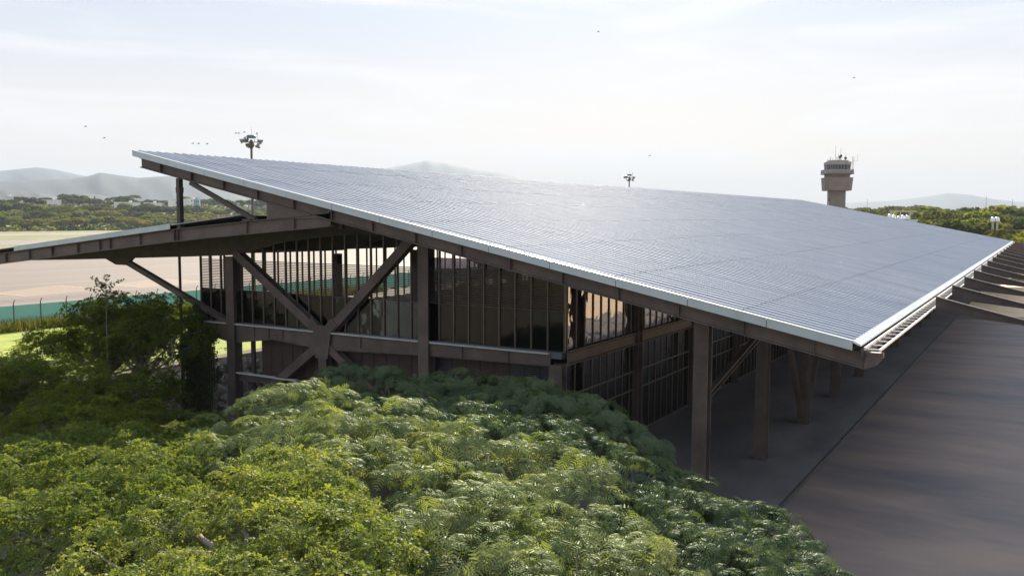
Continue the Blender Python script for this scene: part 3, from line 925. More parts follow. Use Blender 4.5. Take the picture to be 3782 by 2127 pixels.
# ------------------------------------------------------------------ foliage
def rot_frames(N, ang):
    """frames whose z axis is N, spun by ang -> (n,3,3) columns x,y,z"""
    N = N / np.linalg.norm(N, axis=1, keepdims=True)
    ref = np.where(np.abs(N[:, 2:3]) < .95, np.array([[0, 0, 1.]]), np.array([[1., 0, 0]]))
    X = np.cross(ref, N); X /= np.linalg.norm(X, axis=1, keepdims=True)
    Y = np.cross(N, X)
    c, s = np.cos(ang)[:, None], np.sin(ang)[:, None]
    return np.stack([X*c + Y*s, -X*s + Y*c, N], 2)

def stamp(tv, tf, P, Fm, sc):
    """tv (k,3), tf (m,4) stamped at P with frames and scale"""
    V = np.einsum('nij,kj->nki', Fm, tv) * sc[:, None, None] + P[:, None, :]
    F = tf[None] + (np.arange(len(P)) * len(tv))[:, None, None]
    return V.reshape(-1, 3), F.reshape(-1, 4)

def rosette(rg, nf=5, npn=5, Lr=.44, pw=.052, droop=.55):
    v, f = [], []
    for j in range(nf):
        a = 2*math.pi*(j + rg.uniform(-.25, .25))/nf
        ca, sa = math.cos(a), math.sin(a)
        L1 = Lr*rg.uniform(.75, 1.1)
        dr = droop*rg.uniform(.7, 1.3)
        def rach(t):
            o = L1*t*(1 - .12*t); h = L1*(.35*t - dr*t*t)
            return np.array([o*ca, o*sa, h])
        side = np.array([-sa, ca, 0])
        for k in range(npn):
            t = .12 + .86*k/(npn-1)
            p = rach(t); p2 = rach(min(1.02, t + pw/L1))
            l = L1*.34*math.sin(math.pi*min(.97, .22 + .62*t))
            for sg in (-1, 1):
                tip = p + side*sg*l + (p2-p)*1.6 + np.array([0, 0, -.22*l])
                b0 = len(v)
                v += [p, p2, tip + (p2-p)*.3, tip - (p2-p)*.15]
                f.append((b0, b0+1, b0+2, b0+3) if sg > 0 else (b0, b0+3, b0+2, b0+1))
    return np.array(v), np.array(f)

def sprig(rg, n=26, R=.30, ls=.055):
    """a few short twigs with leaves set in pairs along them, blades roughly level"""
    v, f = [], []
    nt_ = max(1, n // 8)
    for b in range(nt_):
        a = 2*math.pi*(b + rg.uniform(-.4, .4))/nt_
        e = rg.uniform(-.25, .55)
        u = np.array([math.cos(a)*math.cos(e), math.sin(a)*math.cos(e), math.sin(e)])
        sd = np.array([-math.sin(a), math.cos(a), 0])
        Lb = R*rg.uniform(.7, 1.3)
        up = np.cross(u, sd); up = up if up[2] > 0 else -up
        for k in range(max(2, n // nt_)):
            t = (k//2 + 1)/(n//nt_/2 + .5)
            c = u*Lb*t - np.array([0, 0, .35*Lb*t*t])
            sg = 1 if k % 2 else -1
            dr = sd*sg*.8 + u*.6 + rg.normal(size=3)*.25
            dr /= np.linalg.norm(dr)
            nn = np.cross(dr, up + rg.normal(size=3)*.35); nn /= np.linalg.norm(nn)
            l = ls*rg.uniform(.7, 1.25); wd = l*.36
            b0 = len(v)
            v += [c, c + dr*l*.5 + nn*wd, c + dr*l, c + dr*l*.5 - nn*wd]
            f.append((b0, b0+1, b0+2, b0+3))
    return np.array(v), np.array(f)

def crown_points(lobes, seed, sub_r=.5, sub_sp=.75, n_in=8, low=-.15, squash=.75, flat=.7):
    """points and normals on small domes set over each lobe: clumps with gaps between"""
    rg = np.random.default_rng(seed)
    C = np.array([(x, y, z - r*squash) for x, y, z, r in lobes])
    R = np.array([r for *_, r in lobes])
    P, N, Ct = [], [], []
    cid = 0
    for (c, r) in zip(C, R):
        ns = max(6, int(2*math.pi*r*r*(1 - low)*.9/(sub_sp**2)))
        i = np.arange(ns) + rg.uniform(0, 1)
        zz = low + (1 - low)*(1 - (i/ns))
        zz = np.clip(zz + rg.normal(size=ns)*.05, -1, 1)
        th = i*2.39996 + rg.normal(size=ns)*.3
        q = np.stack([np.sqrt(1-zz**2)*np.cos(th), np.sqrt(1-zz**2)*np.sin(th), zz], 1)
        sc = c + q*np.array([r, r, r*squash])*rg.uniform(.82, 1.08, size=(ns, 1))
        # drop clumps buried in other lobes
        dd = np.linalg.norm((sc[:, None] - C[None])/np.array([1, 1, squash]), axis=2)/R[None]
        keep = (dd < .80).sum(1) == 0
        for s0, qn in zip(sc[keep], q[keep]):
            n = int(n_in*rg.uniform(.6, 1.4))
            m = rg.normal(size=(n, 3)) + np.array([qn[0]*.8, qn[1]*.8, 1.1])
            m /= np.linalg.norm(m, axis=1, keepdims=True)
            rr = sub_r*rg.uniform(.7, 1.25)
            P.append(s0 + m*rr*np.array([1.15, 1.15, flat]) + np.array([0, 0, rg.normal()*.10 - .1]))
            N.append(m*.7 + np.array([0, 0, .65]))
            Ct.append(np.full(n, rg.random()))
            cid += 1
    return np.concatenate(P), np.concatenate(N), np.concatenate(Ct), C

def limbs(base, C, seed, r0=.28, fork=.45, sub=1, rt=.035):
    rg = random.Random(seed)
    b = MB()
    bx, by, bz = base
    cen = C.mean(0)
    k = Vector((bx + (cen[0]-bx)*.25, by + (cen[1]-by)*.25, bz + (cen[2]-bz)*fork))
    mid = Vector((bx, by, bz)).lerp(k, .5) + Vector((rg.uniform(-.2, .2), rg.uniform(-.2, .2), 0))
    b.tube([(bx, by, bz), tuple(mid), tuple(k)], [r0*1.25, r0, r0*.8], 8)
    for c in C:
        c = Vector(c)
        m1 = k.lerp(c, .35) + Vector((rg.uniform(-.35, .35), rg.uniform(-.35, .35), rg.uniform(-.1, .35)))
        m2 = k.lerp(c, .7) + Vector((rg.uniform(-.3, .3), rg.uniform(-.3, .3), rg.uniform(0, .3)))
        b.tube([tuple(k), tuple(m1), tuple(m2), tuple(c)], [r0*.5, r0*.36, r0*.25, rt], 6)
        for _ in range(sub*3):
            e = c + Vector((rg.uniform(-1, 1), rg.uniform(-1, 1), rg.uniform(-.1, .55)))*.8
            b.tube([tuple(m2), tuple(m2.lerp(e, .5) + Vector((0, 0, .1))), tuple(e)], [r0*.14, .025, .012], 5)
    return b

def tree(name, label, cat, base, lobes, kind, seed, m, barkm, group=None, sub_r=.5, sub_sp=.75, n_in=9, scale=1.0, low=-.3, r0=.25, squash=.75, fork=.45, ls=.055, nleaf=26):
    t = thing(name, base, label, cat, group)
    P, N, Ct, C = crown_points(lobes, seed, sub_r, sub_sp, n_in, low, squash, .38 if kind == 'feather' else .7)
    rg = np.random.default_rng(seed + 50)
    VV, FF, TT = [], [], []
    nvar = 5
    idx = rg.integers(0, nvar, len(P))
    off = 0
    for v in range(nvar):
        s = idx == v
        if not s.any(): continue
        if kind == 'feather': tv, tf = rosette(rg)
        else: tv, tf = sprig(rg, nleaf, .30*scale, ls)
        Pm, Nm = P[s], N[s] + rg.normal(size=(s.sum(), 3))*.34
        sc = rg.uniform(.55, .98, s.sum())*(scale if kind == 'feather' else 1)
        V_, F_ = stamp(tv, tf, Pm, rot_frames(Nm, rg.uniform(0, 6.28, s.sum())), sc)
        VV.append(V_); FF.append(F_ + off); off += len(V_)
        tt = np.clip(.62*Ct[s] + .38*rg.random(s.sum()), 0, 1)
        TT.append(np.repeat(tt, len(tf)))
    np_mesh('crown', np.concatenate(VV), np.concatenate(FF), m, t, np.concatenate(TT))
    limbs(base, C, seed, r0, fork).build('trunk', barkm, t, smooth=True)
    return t

LOB = {
'A':[(-7.7,-9.2,5.0),(-6.3,-8.0,5.3),(-5.1,-7.1,5.4),(-2.4,-7.8,5.6),(-1.2,-6.7,5.7),(0.1,-6.3,5.7),(2.3,-7.0,5.6),(4.4,-7.6,5.4),(-1.3,-13.0,5.6),(1.3,-13.0,5.9),(3.6,-12.9,6.0),(5.7,-12.6,5.8),(6.3,-9.9,5.3),(7.5,-9.6,4.9),(-4.2,-10.5,5.3),(-1.2,-10,5.5),(1.5,-9.6,5.7),(4,-10,5.7)],
'B':[(8.6,-11.4,4.8),(8.3,-13.8,5.3),(9.3,-11.9,4.4),(10.4,-11.7,4.3),(10.7,-15.2,4.6),(11.7,-13.2,4.2),(12.2,-12.5,4.0),(12.5,-16.2,4.4),(13.1,-13.6,3.9),(13.8,-13.5,3.6),(14.3,-13.9,3.3),(13.5,-15.8,3.9),(13.9,-15.3,3.4),(13.2,-17.4,4.0),(10.2,-13.4,4.5)],
'C':[(4.5,-16.9,6.2),(6.4,-17.5,6.3),(7.0,-15.3,5.8),(5.6,-19.4,6.0),(7.7,-20.2,6.4),(8.9,-19.4,6.1),(9.2,-17.2,5.6),(9.3,-21.4,6.1),(10.4,-20.8,5.9),(10.7,-18.5,5.5),(11.8,-18.2,4.9),(11.2,-21.0,5.3),(11.8,-19.7,5.0),(10.5,-22.6,5.8),(10.0,-23.9,5.6),(12.8,-19.4,4.7),(12.3,-21.6,4.9),(11.4,-23.2,5.2),(9.2,-22.7,6.0),(10.8,-24.4,5.2),(13.0,-22.3,4.4)],
'D':[(-4.8,-14.9,5.2),(-3.4,-14.8,5.9),(-2.5,-14.4,6.3),(-0.2,-15.2,6.3),(-0.9,-17.1,6.0),(-0.7,-18.3,5.7),(1.3,-18.0,6.3),(3.1,-18.0,6.4),(4.8,-19.5,6.4),(3.9,-20.1,6.4),(2.1,-19.7,6.2),(0.8,-14.4,6.2),(3.4,-16.6,6.3),(-2.4,-18.0,5.3),(-6.6,-14.6,4.4)],
'E':[(4.8,-22.6,6.8),(5.0,-23.9,6.6),(7.1,-24.4,6.9),(4.4,-24.9,6.3),(7.6,-25.3,6.8),(4.2,-25.8,6.0),(4.6,-26.5,5.9),(7.3,-27.3,6.3),(8.9,-27.4,6.7),(5.6,-27.3,5.6),(8.9,-26.0,6.8),(9.0,-25.0,6.6),(8.8,-23.9,6.2),(8.2,-24.0,6.5),(9.9,-26.8,6.4),(9.8,-25.9,6.1),(6.2,-23.2,6.8),(6.0,-24.5,6.5),(7.0,-23.4,6.4),(8.3,-26.7,6.5)],
'F':[(-12.1,-18.8,4.0),(-9.9,-18.2,4.3),(-7.8,-17.8,4.5),(-5.7,-17.5,4.7),(-2.2,-18.8,5.2),(-5.3,-22.1,4.8),(-4.1,-21.2,5),(-1.3,-21.7,5.3),(-1.9,-24.5,5),(-0.6,-24.1,5.3),(-1.6,-22.7,5.2),(-0.5,-24.6,4.8),(-7.1,-22.9,4.6),(-8.5,-20.5,4.4),(-3.0,-20,5.1),(1.0,-22.8,5.6)],
}
def mk(key, r, jz=.0):
    return [(x, y, z + jz*(((i*53) % 11)/5 - 1.4), r*(.8 + .35*((i*37) % 10)/10)) for i, (x, y, z) in enumerate(LOB[key])]
tree('feathery_tree', 'dark feathery tree hugging the front wall, wholly in the shade of the roof', 'tree', (0, -9.5, -.14), mk('A', 1.35, .2), 'feather', 21, M['feather_shade'], M['bark'], 'feathery trees in front of the hall')
tree('feathery_tree', 'lowest feathery tree, spilling over the kerb onto the road at the right', 'tree', (9.6, -14.5, -.14), mk('B', 1.08, .2), 'feather', 22, M['feather_shade'], M['bark'], 'feathery trees in front of the hall')
tree('feathery_tree', 'large sunlit feathery tree in the middle of the foreground', 'tree', (8.6, -19.5, -.14), mk('C', .98, .42), 'feather', 23, M['feather'], M['bark'], 'feathery trees in front of the hall')
tree('feathery_tree', 'sunlit feathery tree spreading below the diagonal brace of the front wall', 'tree', (-2.2, -15.5, -.14), mk('D', 1.12, .35), 'feather', 24, M['feather'], M['bark'], 'feathery trees in front of the hall')
tree('leafy_tree', 'broad yellow green small leaved tree at the left edge of the foreground', 'tree', (-4.6, -20.5, -.14), mk('F', 1.35, .2), 'sprig', 26, M['lime_b'], M['bark'], sub_r=.5, sub_sp=.78, n_in=13, low=-.4, ls=.10, nleaf=32, scale=1.15)
tree('lime_tree', 'bright yellow green small leaved tree with bare grey branches showing, nearest the camera', 'tree', (8.8, -26.4, -.14), mk('E', .88), 'sprig', 25, M['lime'], M['bark_pale'], sub_r=.36, sub_sp=.62, n_in=15, low=-.3, r0=.22, fork=.62, ls=.075, nleaf=32, scale=.85)
MB_LIMB = MB().tube([(8.9,-26.9,4.6),(8.15,-26.39,5.7),(6.9,-25.9,5.95),(5.9,-25.6,5.95),(4.9,-25.2,6.1)],[.13,.10,.08,.05,.02],8).tube([(7.5,-26.1,5.85),(7.0,-25.5,6.15),(6.0,-24.9,6.25),(5.6,-24.6,6.4)],[.07,.05,.04,.02],7).tube([(6.9,-25.9,5.95),(6.6,-26.4,6.1),(6.1,-26.7,6.1)],[.05,.04,.015],6)
MB_LIMB.build('branch', M['bark_pale'], bpy.data.objects['lime_tree'], smooth=True)

# shaded shrubs and trees on the left
def rl(cx, cy, cz_, sx, sy, sz, n, r, seed):
    rg = random.Random(seed)
    return [(cx + rg.uniform(-sx, sx), cy + rg.uniform(-sy, sy), cz_ + rg.uniform(-sz, sz), r*rg.uniform(.8, 1.2)) for _ in range(n)]
LT = [
 ('dark dense tree leaning against the left strut of the hall', (-26.5, -3.2), rl(-26.8, -3, 5.8, 3.2, 1.8, 1.3, 17, 1.05, 1), 61),
 ('dark leafy tree with a forked trunk between lawn and hall', (-31.5, -2.5), rl(-31.0, -2.5, 5.0, 3.2, 2.2, 1.6, 18, 1.1, 2), 62),
 ('low shaded bush thicket under the lower canopy', (-24.6, -7.2), rl(-24.6, -6.6, 2.8, 3.2, 1.6, 1.0, 14, 1.15, 3), 63),
 ('shaded bush at the left edge, below the lawn', (-35, -8), rl(-35, -8, 2.4, 4, 2.4, .9, 14, 1.3, 4), 64),
 ('yellow green sunlit bush beside the lawn at the left edge', (-41, -3), rl(-41, -4, 1.9, 3.0, 2.4, .7, 12, 1.2, 5), 65),
 ('round bush growing in front of the green fence', (-47, 6), rl(-47, 6, 2.2, 3.2, 3, .5, 12, 1.3, 6), 66),
 ('olive shrub thicket behind the bluish feathery tree', (-19.5, -11.5), rl(-19, -11.5, 2.6, 4.0, 2.0, .7, 16, 1.3, 7), 67),
 ('low bush in front of the end column foot', (-15.5, -7.5), rl(-15.3, -8, 1.9, 2.5, 1.5, .5, 9, 1.1, 8), 68),
 ('dark shrub in the bottom left corner', (.2, -27.5), rl(.5, -27, 3.0, 2.5, 1.5, .8, 12, 1.1, 9), 69),
 ('long hedge like shrub along the foot of the green fence', (-62, 25), rl(-60, 28, 2.4, 5, 11, .5, 18, 1.8, 10), 70),
]
for i, (lab, bs, lb, sd) in enumerate(LT):
    tree('leafy_shrub' if 'tree' not in lab[:20] else 'leafy_tree', lab, 'tree' if 'tree' in lab[:20] else 'shrub', (bs[0], bs[1], -.14), lb, 'sprig', sd,
         M['bushleaf'] if i != 4 else M['lime'], M['bark'], 'shrubs and trees on the left', sub_r=.6, sub_sp=.85, n_in=8, low=-.8, r0=.16, scale=1.5, ls=.15, nleaf=24)
# wall of creeper hanging beside the end column
def creeper():
    t = thing('creeper', (-24.9, -.3, 0), 'dark dry creeper hanging like a curtain beside the end column', 'creeper')
    rg = np.random.default_rng(5)
    n = 5200
    P = np.stack([rg.uniform(-26.5, -23.4, n), rg.normal(size=n)*.22 - .4, rg.uniform(0, 6.4, n)], 1)
    P = P[(P[:, 2] < 6.2 - .7*np.abs(P[:, 0] + 25.0)*1.5 + .8*np.sin(P[:, 0]*5)) & (np.abs(P[:, 0] + 24.95 + .25*np.sin(P[:, 2]*2.1) + .15*np.sin(P[:, 2]*5)) < 1.0 + .35*rg.random(len(P)))]
    tv, tf = sprig(rg, 9, .25, .13)
    V_, F_ = stamp(tv, tf, P, rot_frames(rg.normal(size=P.shape), rg.uniform(0, 6, len(P))), np.ones(len(P)))
    np_mesh('foliage', V_, F_, M['far_b'], t, np.repeat(rg.random(len(P))*.6, len(tf)))
    b = MB()
    for k in range(14):
        x = -26.4 + .22*k
        b.tube([(x, -.4, 0), (x+.1, -.45, 2), (x-.08, -.4, 4), (x+.05, -.35, 5.6)], [.05, .035, .03, .02], 5)
    b.build('stems', M['bark'], t)
creeper()
# pale dead vine and thin dead stem that stand out
t = thing('dead_vine', (-22.9, -3.6, 0), 'thin pale dead stem hanging straight beside the dark creeper', 'vine')
MB().tube([(-22.9, -3.6, 0), (-23.1, -3.7, 2), (-23.3, -3.6, 4.2), (-23.35, -3.6, 5.0)], [.04, .035, .03, .02], 5).build('stem', M['bark_pale'], t)
# sapling above the creeper
def sapling():
    bs = (-26.5, -5.5, 0)
    t = thing('sapling', bs, 'thin sparse sapling poking above the dark shrubs against the apron', 'sapling')
    b = MB()
    rg = random.Random(3)
    tips = []
    b.tube([bs, (-26.5, -5.5, 6), (-26.4, -5.5, 8.3)], [.03, .025, .012], 6)
    for k in range(16):
        z = 6.6 + 1.7*k/16
        a = rg.uniform(0, 6.28); l = rg.uniform(.5, 1.15)
        e = (-26.45 + l*math.cos(a), -5.5 + l*math.sin(a), z + rg.uniform(.1, .5))
        b.tube([(-26.45, -5.5, z), ((-26.45+e[0])/2, (-5.5+e[1])/2, z+.12), e], [.022, .016, .008], 4)
        for q in np.linspace(.35, 1, 7): tips.append([-26.45 + q*(e[0]+26.45), -5.5 + q*(e[1]+5.5), z + q*(e[2]-z)])
    b.build('trunk', M['bark'], t)
    r3 = np.random.default_rng(4)
    P = np.array(tips)
    tv, tf = sprig(r3, 4, .12, .13)
    V_, F_ = stamp(tv, tf, P, rot_frames(r3.normal(size=P.shape), r3.uniform(0, 6, len(P))), np.ones(len(P)))
    np_mesh('crown', V_, F_, M['bushleaf'], t, np.repeat(r3.random(len(P)), len(tf)))
sapling()
# dead snags in the foreground canopy
for x, y, z, h, lab in ((12.05, -22.3, 4.6, 1.35, 'thin white dead twig sticking up near the bottom right of the trees'),):
    t = thing('dead_twig', (x, y, z-1.5), lab, 'branch')
    MB().tube([(x, y, z-1.5), (x, y, z+.4), (x-.04, y, z+h)], [.03, .022, .01], 5).build('stem', M['bark_pale'], t)

# weeds along the fence and long grass: ground cover nobody could count
rg = np.random.default_rng(77)
n = 9000
P = np.stack([rg.uniform(-75.5, -71.5, n), rg.uniform(5, 75, n), np.full(n, -.1)], 1)
hh = rg.uniform(.5, 1.3, n)
a = rg.uniform(0, 6.28, n)
V0 = P + np.stack([np.cos(a)*.05, np.sin(a)*.05, 0*a], 1)
V1 = P - np.stack([np.cos(a)*.05, np.sin(a)*.05, 0*a], 1)
tilt = rg.normal(size=(n, 2))*.25
V2 = P + np.stack([tilt[:, 0] - .015, tilt[:, 1], hh], 1)
V3 = P + np.stack([tilt[:, 0] + .015, tilt[:, 1], hh], 1)
VV = np.stack([V0, V1, V2, V3], 1).reshape(-1, 3)
o = np_mesh('long_grass', VV, np.arange(len(VV)).reshape(-1, 4), M['weed'], None, rg.random(n))
tag(o, kind='stuff', label='tall dry grass growing along the green fence', cat='grass')

# ------------------------------------------------------------------ distant trees (shared crowns, individually placed)
def far_variant(seed, m, sx=1.0, nl=1500, ls=.55):
    rg = np.random.default_rng(seed)
    nb_ = 9
    C = np.stack([rg.normal(size=nb_)*.30*sx, rg.normal(size=nb_)*.30*sx, rg.uniform(.42, .78, nb_)], 1)
    P = []
    for c in C:
        k = nl // nb_
        q = rg.normal(size=(k, 3)); q /= np.linalg.norm(q, axis=1, keepdims=True)
        q[:, 2] = np.abs(q[:, 2])*1.0 - .25
        P.append(c + q*np.array([.27*sx, .27*sx, .20])*rg.uniform(.75, 1.05, (k, 1)))
    P = np.concatenate(P)
    n = len(P)
    tv = np.array([(-.5, -.5, 0), (.5, -.5, .1), (.5, .5, 0), (-.5, .5, .1)])*.055*ls/.55
    V_, F_ = stamp(tv, np.array([[0, 1, 2, 3]]), P, rot_frames(rg.normal(size=P.shape) + np.array([0, 0, .8]), rg.uniform(0, 6, n)), rg.uniform(.6, 1.5, n))
    lump = np.repeat(rg.random(nb_), nl // nb_)
    o = np_mesh('crown', V_, F_, m, None, np.clip(.6*lump + .4*rg.random(n), 0, 1))
    b = MB().tube([(0, 0, -.03), (.01, 0, .25), (0, .01, .55)], [.030, .022, .012], 6)
    for c in C[:6]: b.tube([(0, 0, .25), tuple(c*.6 + np.array([0, 0, .12])), tuple(c)], [.014, .01, .004], 5)
    tr = b.build('trunk', M['bark'], None)
    return o.data, tr.data, o, tr
variants = []
tmp = []
for i, (m, sx) in enumerate((('far_a', 1.0), ('far_b', 1.0), ('far_c', 1.15), ('far_a', 1.35), ('far_b', 1.3), ('far_b', .8))):
    cm, tm, o1, o2 = far_variant(100 + i, M[m], sx, 1500)
    variants.append((cm, tm)); tmp += [o1, o2]
for o in tmp: bpy.data.objects.remove(o)
ORD = lambda k: f"{k}{'th' if 10 <= k % 100 <= 20 else {1: 'st', 2: 'nd', 3: 'rd'}.get(k % 10, 'th')}"
TONE = ['fresh green', 'dark olive', 'yellowish', 'broad green', 'broad dark', 'narrow dark']
rt = random.Random(9)
def far_tree(x, y, z, h, v, label, group, wmul=1.0):
    t = thing('distant_tree', (x, y, z), label, 'tree', group)
    s = h
    for nm, me in (('crown', variants[v][0]), ('trunk', variants[v][1])):
        o = link(nm, me, t)
        o.scale = (s*wmul, s*wmul, s)
        o.rotation_euler = (0, 0, rt.uniform(0, 6.28)) if nm == 'crown' else (0, 0, 0)
    return t
rows = [('front', 640, 9.5, 50, (0, 2, 3, 2, 0)), ('second', 700, 10.0, 44, (0, 3, 2, 1)), ('third', 770, 11.0, 40, (1, 4, 0, 1)), ('rearmost', 900, 13.0, 34, (1, 4, 1, 0, 5))]
for rn, dx, h0, n, vs_ in rows:
    for k in range(n):
        azd = 152.3 - (152.3 - 135.2)*(k + rt.uniform(-.3, .3))/(n-1)
        # meet the plane x = -dx
        ca, sa = math.cos(math.radians(azd)), math.sin(math.radians(azd))
        dist = (-dx - rt.uniform(0, 35) - CAM[0])/ca
        x, y = CAM[0] + dist*ca, CAM[1] + dist*sa
        h = h0*rt.choice((.75, .9, 1, 1.05, 1.25))
        v = rt.choice(vs_)
        far_tree(x, y, terrain_z(x, y) - .3, h, v, f'{TONE[v]} tree, {rn} row beyond the runway, {ORD(k+1)} from the left', 'trees beyond the runway', 1.35)
rows = [('nearest', 215, 8.5, 20, (0, 3, 0, 2)), ('middle', 265, 11.5, 20, (3, 4, 1, 3, 0)), ('far', 340, 13.5, 20, (4, 1, 3, 4)), ('hazy rear', 520, 17, 24, (4, 1, 3)), ('faintest', 900, 22, 24, (1, 4, 5))]
for rn, dist0, h0, n, vs_ in rows:
    for k in range(n):
        azd = 101.2 - (101.2 - 88.5)*(k + rt.uniform(-.35, .35))/(n-1)
        if azd > 100.4 and dist0 < 300: continue
        dist = dist0*rt.uniform(.92, 1.12)
        x, y = polar(azd, dist)
        h = h0*rt.choice((.7, .85, 1, 1.05, 1.2))
        if dist < 330 and (96.6 < azd < 99.6 or 91.6 < azd < 93.4): h = min(h, 8.2)
        v = rt.choice(vs_)
        far_tree(x, y, -.3, h, v, f'{TONE[v]} tree, {rn} row behind the right roof edge, {ORD(k+1)} from the left', 'trees behind the right end of the roof', 1.3)

# the far wood that fills the gaps
def wood(name, pts, m, label, ls, seed):
    rg = np.random.default_rng(seed)
    P = np.array(pts)
    n = len(P)
    tv = np.array([(-.5, -.5, 0), (.5, -.5, .1), (.5, .5, 0), (-.5, .5, .1)])*ls
    V_, F_ = stamp(tv, np.array([[0, 1, 2, 3]]), P, rot_frames(rg.normal(size=P.shape) + np.array([0, 0, .8]), rg.uniform(0, 6, n)), rg.uniform(.6, 1.6, n))
    o = np_mesh(name, V_, F_, m, None, rg.random(n))
    tag(o, kind='stuff', label=label, cat='woodland')
rg = np.random.default_rng(31)
pts = []
for k in range(900):
    azd = rg.uniform(134, 153)
    ca, sa = math.cos(math.radians(azd)), math.sin(math.radians(azd))
    dx = rg.uniform(625, 960)
    dist = (-dx - CAM[0])/ca
    x, y = CAM[0] + dist*ca, CAM[1] + dist*sa
    z = terrain_z(x, y); rr = rg.uniform(2.5, 5); h = rg.uniform(2.0, 4.5) + (dx - 625)*.008
    q = rg.normal(size=(45, 3)); q /= np.linalg.norm(q, axis=1, keepdims=True); q[:, 2] = np.abs(q[:, 2])
    pts += list(np.array([x, y, z]) + q*np.array([rr, rr, h]))
wood('scrub', pts, M['far_a'], 'low sunlit scrub filling the strip beyond the runway', 1.1, 1)
pts = []
for k in range(700):
    azd = rg.uniform(86, 101.5); dist = rg.uniform(215, 1000)
    if azd > 100.2 and dist < 330: continue
    x, y = polar(azd, dist)
    rr = rg.uniform(3, 6); h = rg.uniform(3, 6)*(.6 + .4*min(1, dist/400))
    q = rg.normal(size=(60, 3)); q /= np.linalg.norm(q, axis=1, keepdims=True); q[:, 2] = np.abs(q[:, 2])
    pts += list(np.array([x, y, -.2]) + q*np.array([rr, rr, h]))
wood('undergrowth', pts, M['far_b'], 'dense undergrowth between the trees behind the roof', .9, 2)

# palm
def palm():
    x, y = 10.4, 172.0
    t = thing('palm_tree', (x, y, -.14), 'shaggy palm with drooping dry fronds behind the low right roof corner', 'palm')
    MB().tube([(x, y, -.1), (x+.1, y, 5), (x, y, 9.4)], [.30, .22, .20], 8).build('trunk', M['bark'], t)
    v, f = [], []
    rg = random.Random(8)
    for k in range(26):
        a = 2.4*k; e = rg.uniform(-.5, 1.0); Lf = rg.uniform(2.2, 3.1)
        ca, sa = math.cos(a), math.sin(a)
        pr_ = None
        for s in np.linspace(0, 1, 16):
            p = np.array([x + ca*Lf*s*math.cos(e*.6), y + sa*Lf*s*math.cos(e*.6), 9.4 + Lf*(s*math.sin(e) - .75*s*s)])
            if pr_ is not None:
                for sg in (-1, 1):
                    tip = p + np.array([-sa*sg*.55, ca*sg*.55, -.28])*(1 - .5*s)
                    b0 = len(v); v += [pr_, p, tip, tip - (p-pr_)*.4]; f.append((b0, b0+1, b0+2, b0+3))
            pr_ = p
    np_mesh('fronds', np.array(v), np.array(f), M['far_c'], t, np.random.default_rng(3).random(len(f)))
palm()

# ------------------------------------------------------------------ distant buildings
def at_left(azd, dx):
    ca, sa = math.cos(math.radians(azd)), math.sin(math.radians(azd))
    dist = (-dx - CAM[0])/ca
    return CAM[0] + dist*ca, CAM[1] + dist*sa
def block(azd, dx, z0, wd, dp, ht, mw, label, floors=1, teal=False, dome=False):
    x, y = at_left(azd, dx) if dx > 0 else polar(azd, -dx)
    t = thing('distant_house' if not teal else 'apartment_block', (x, y, z0), label, 'building', 'houses among the trees beyond the runway')
    ht += 4.5
    MB().box(x-dp, x+dp, y-wd, y+wd, z0-4, z0+ht).build('wall', mw, t)
    MB().box(x-dp-.3, x+dp+.3, y-wd-.3, y+wd+.3, z0+ht+.002, z0+ht+.5).build('roof', M['white'], t)
    n = max(2, int(wd/2.2))
    for fl in range(floors):
        for k in range(n):
            yy = y - wd + (k+.5)*2*wd/n
            zz = z0 + (fl+.35)*ht/floors
            MB().box(x+dp+.01, x+dp+.06, yy-.8, yy+.8, zz, zz+1.4).build('window', M['window'], t)
    MB().box(x-1.2, x+1.2, y+wd*.3-1.2, y+wd*.3+1.2, z0+ht+.52, z0+ht+2.3).build('stair_head', mw, t)
    return t
block(141.9, 880, 17.5, 7, 6, 8.5, M['white'], 'white block with roof parapet beside the teal trimmed block', 2)
block(141.0, 900, 17.5, 8, 6, 10.5, M['white'], 'tallest pale block with teal corner on the horizon at left', 3, True)
block(140.75, 893, 17.5, 2.5, 2, 9.8, M['teal'], 'narrow teal block attached right of the tallest pale block', 3)
block(144.6, 850, 15.5, 13, 5, 6.0, M['white'], 'long low white house with arched openings among the trees', 1)
block(143.2, 880, 17, 9, 5, 5.0, M['white'], 'low pale house between the arched house and the white block', 1)
block(148.6, 900, 17, 8, 5, 6.5, M['white'], 'small pale house above the tree tops near the left edge', 1)
block(150.7, 920, 17.5, 3, 3, 9.0, M['white'], 'tiny white tower house at the left edge of the horizon', 2)
x, y = at_left(146.35, 930)
t = thing('church_spire', (x, y, 18), 'thin dark church spire above the trees on the left', 'spire')
MB().prism_z([(x-1.6, y-1.6), (x+1.6, y-1.6), (x+1.6, y+1.6), (x-1.6, y+1.6)], 14, 27, 1, x, y).build('tower', M['tin'], t)
MB().prism_z([(x-1.7, y-1.7), (x+1.7, y-1.7), (x+1.7, y+1.7), (x-1.7, y+1.7)], 27.002, 35, .03, x, y).build('spire_roof', M['steel'], t)
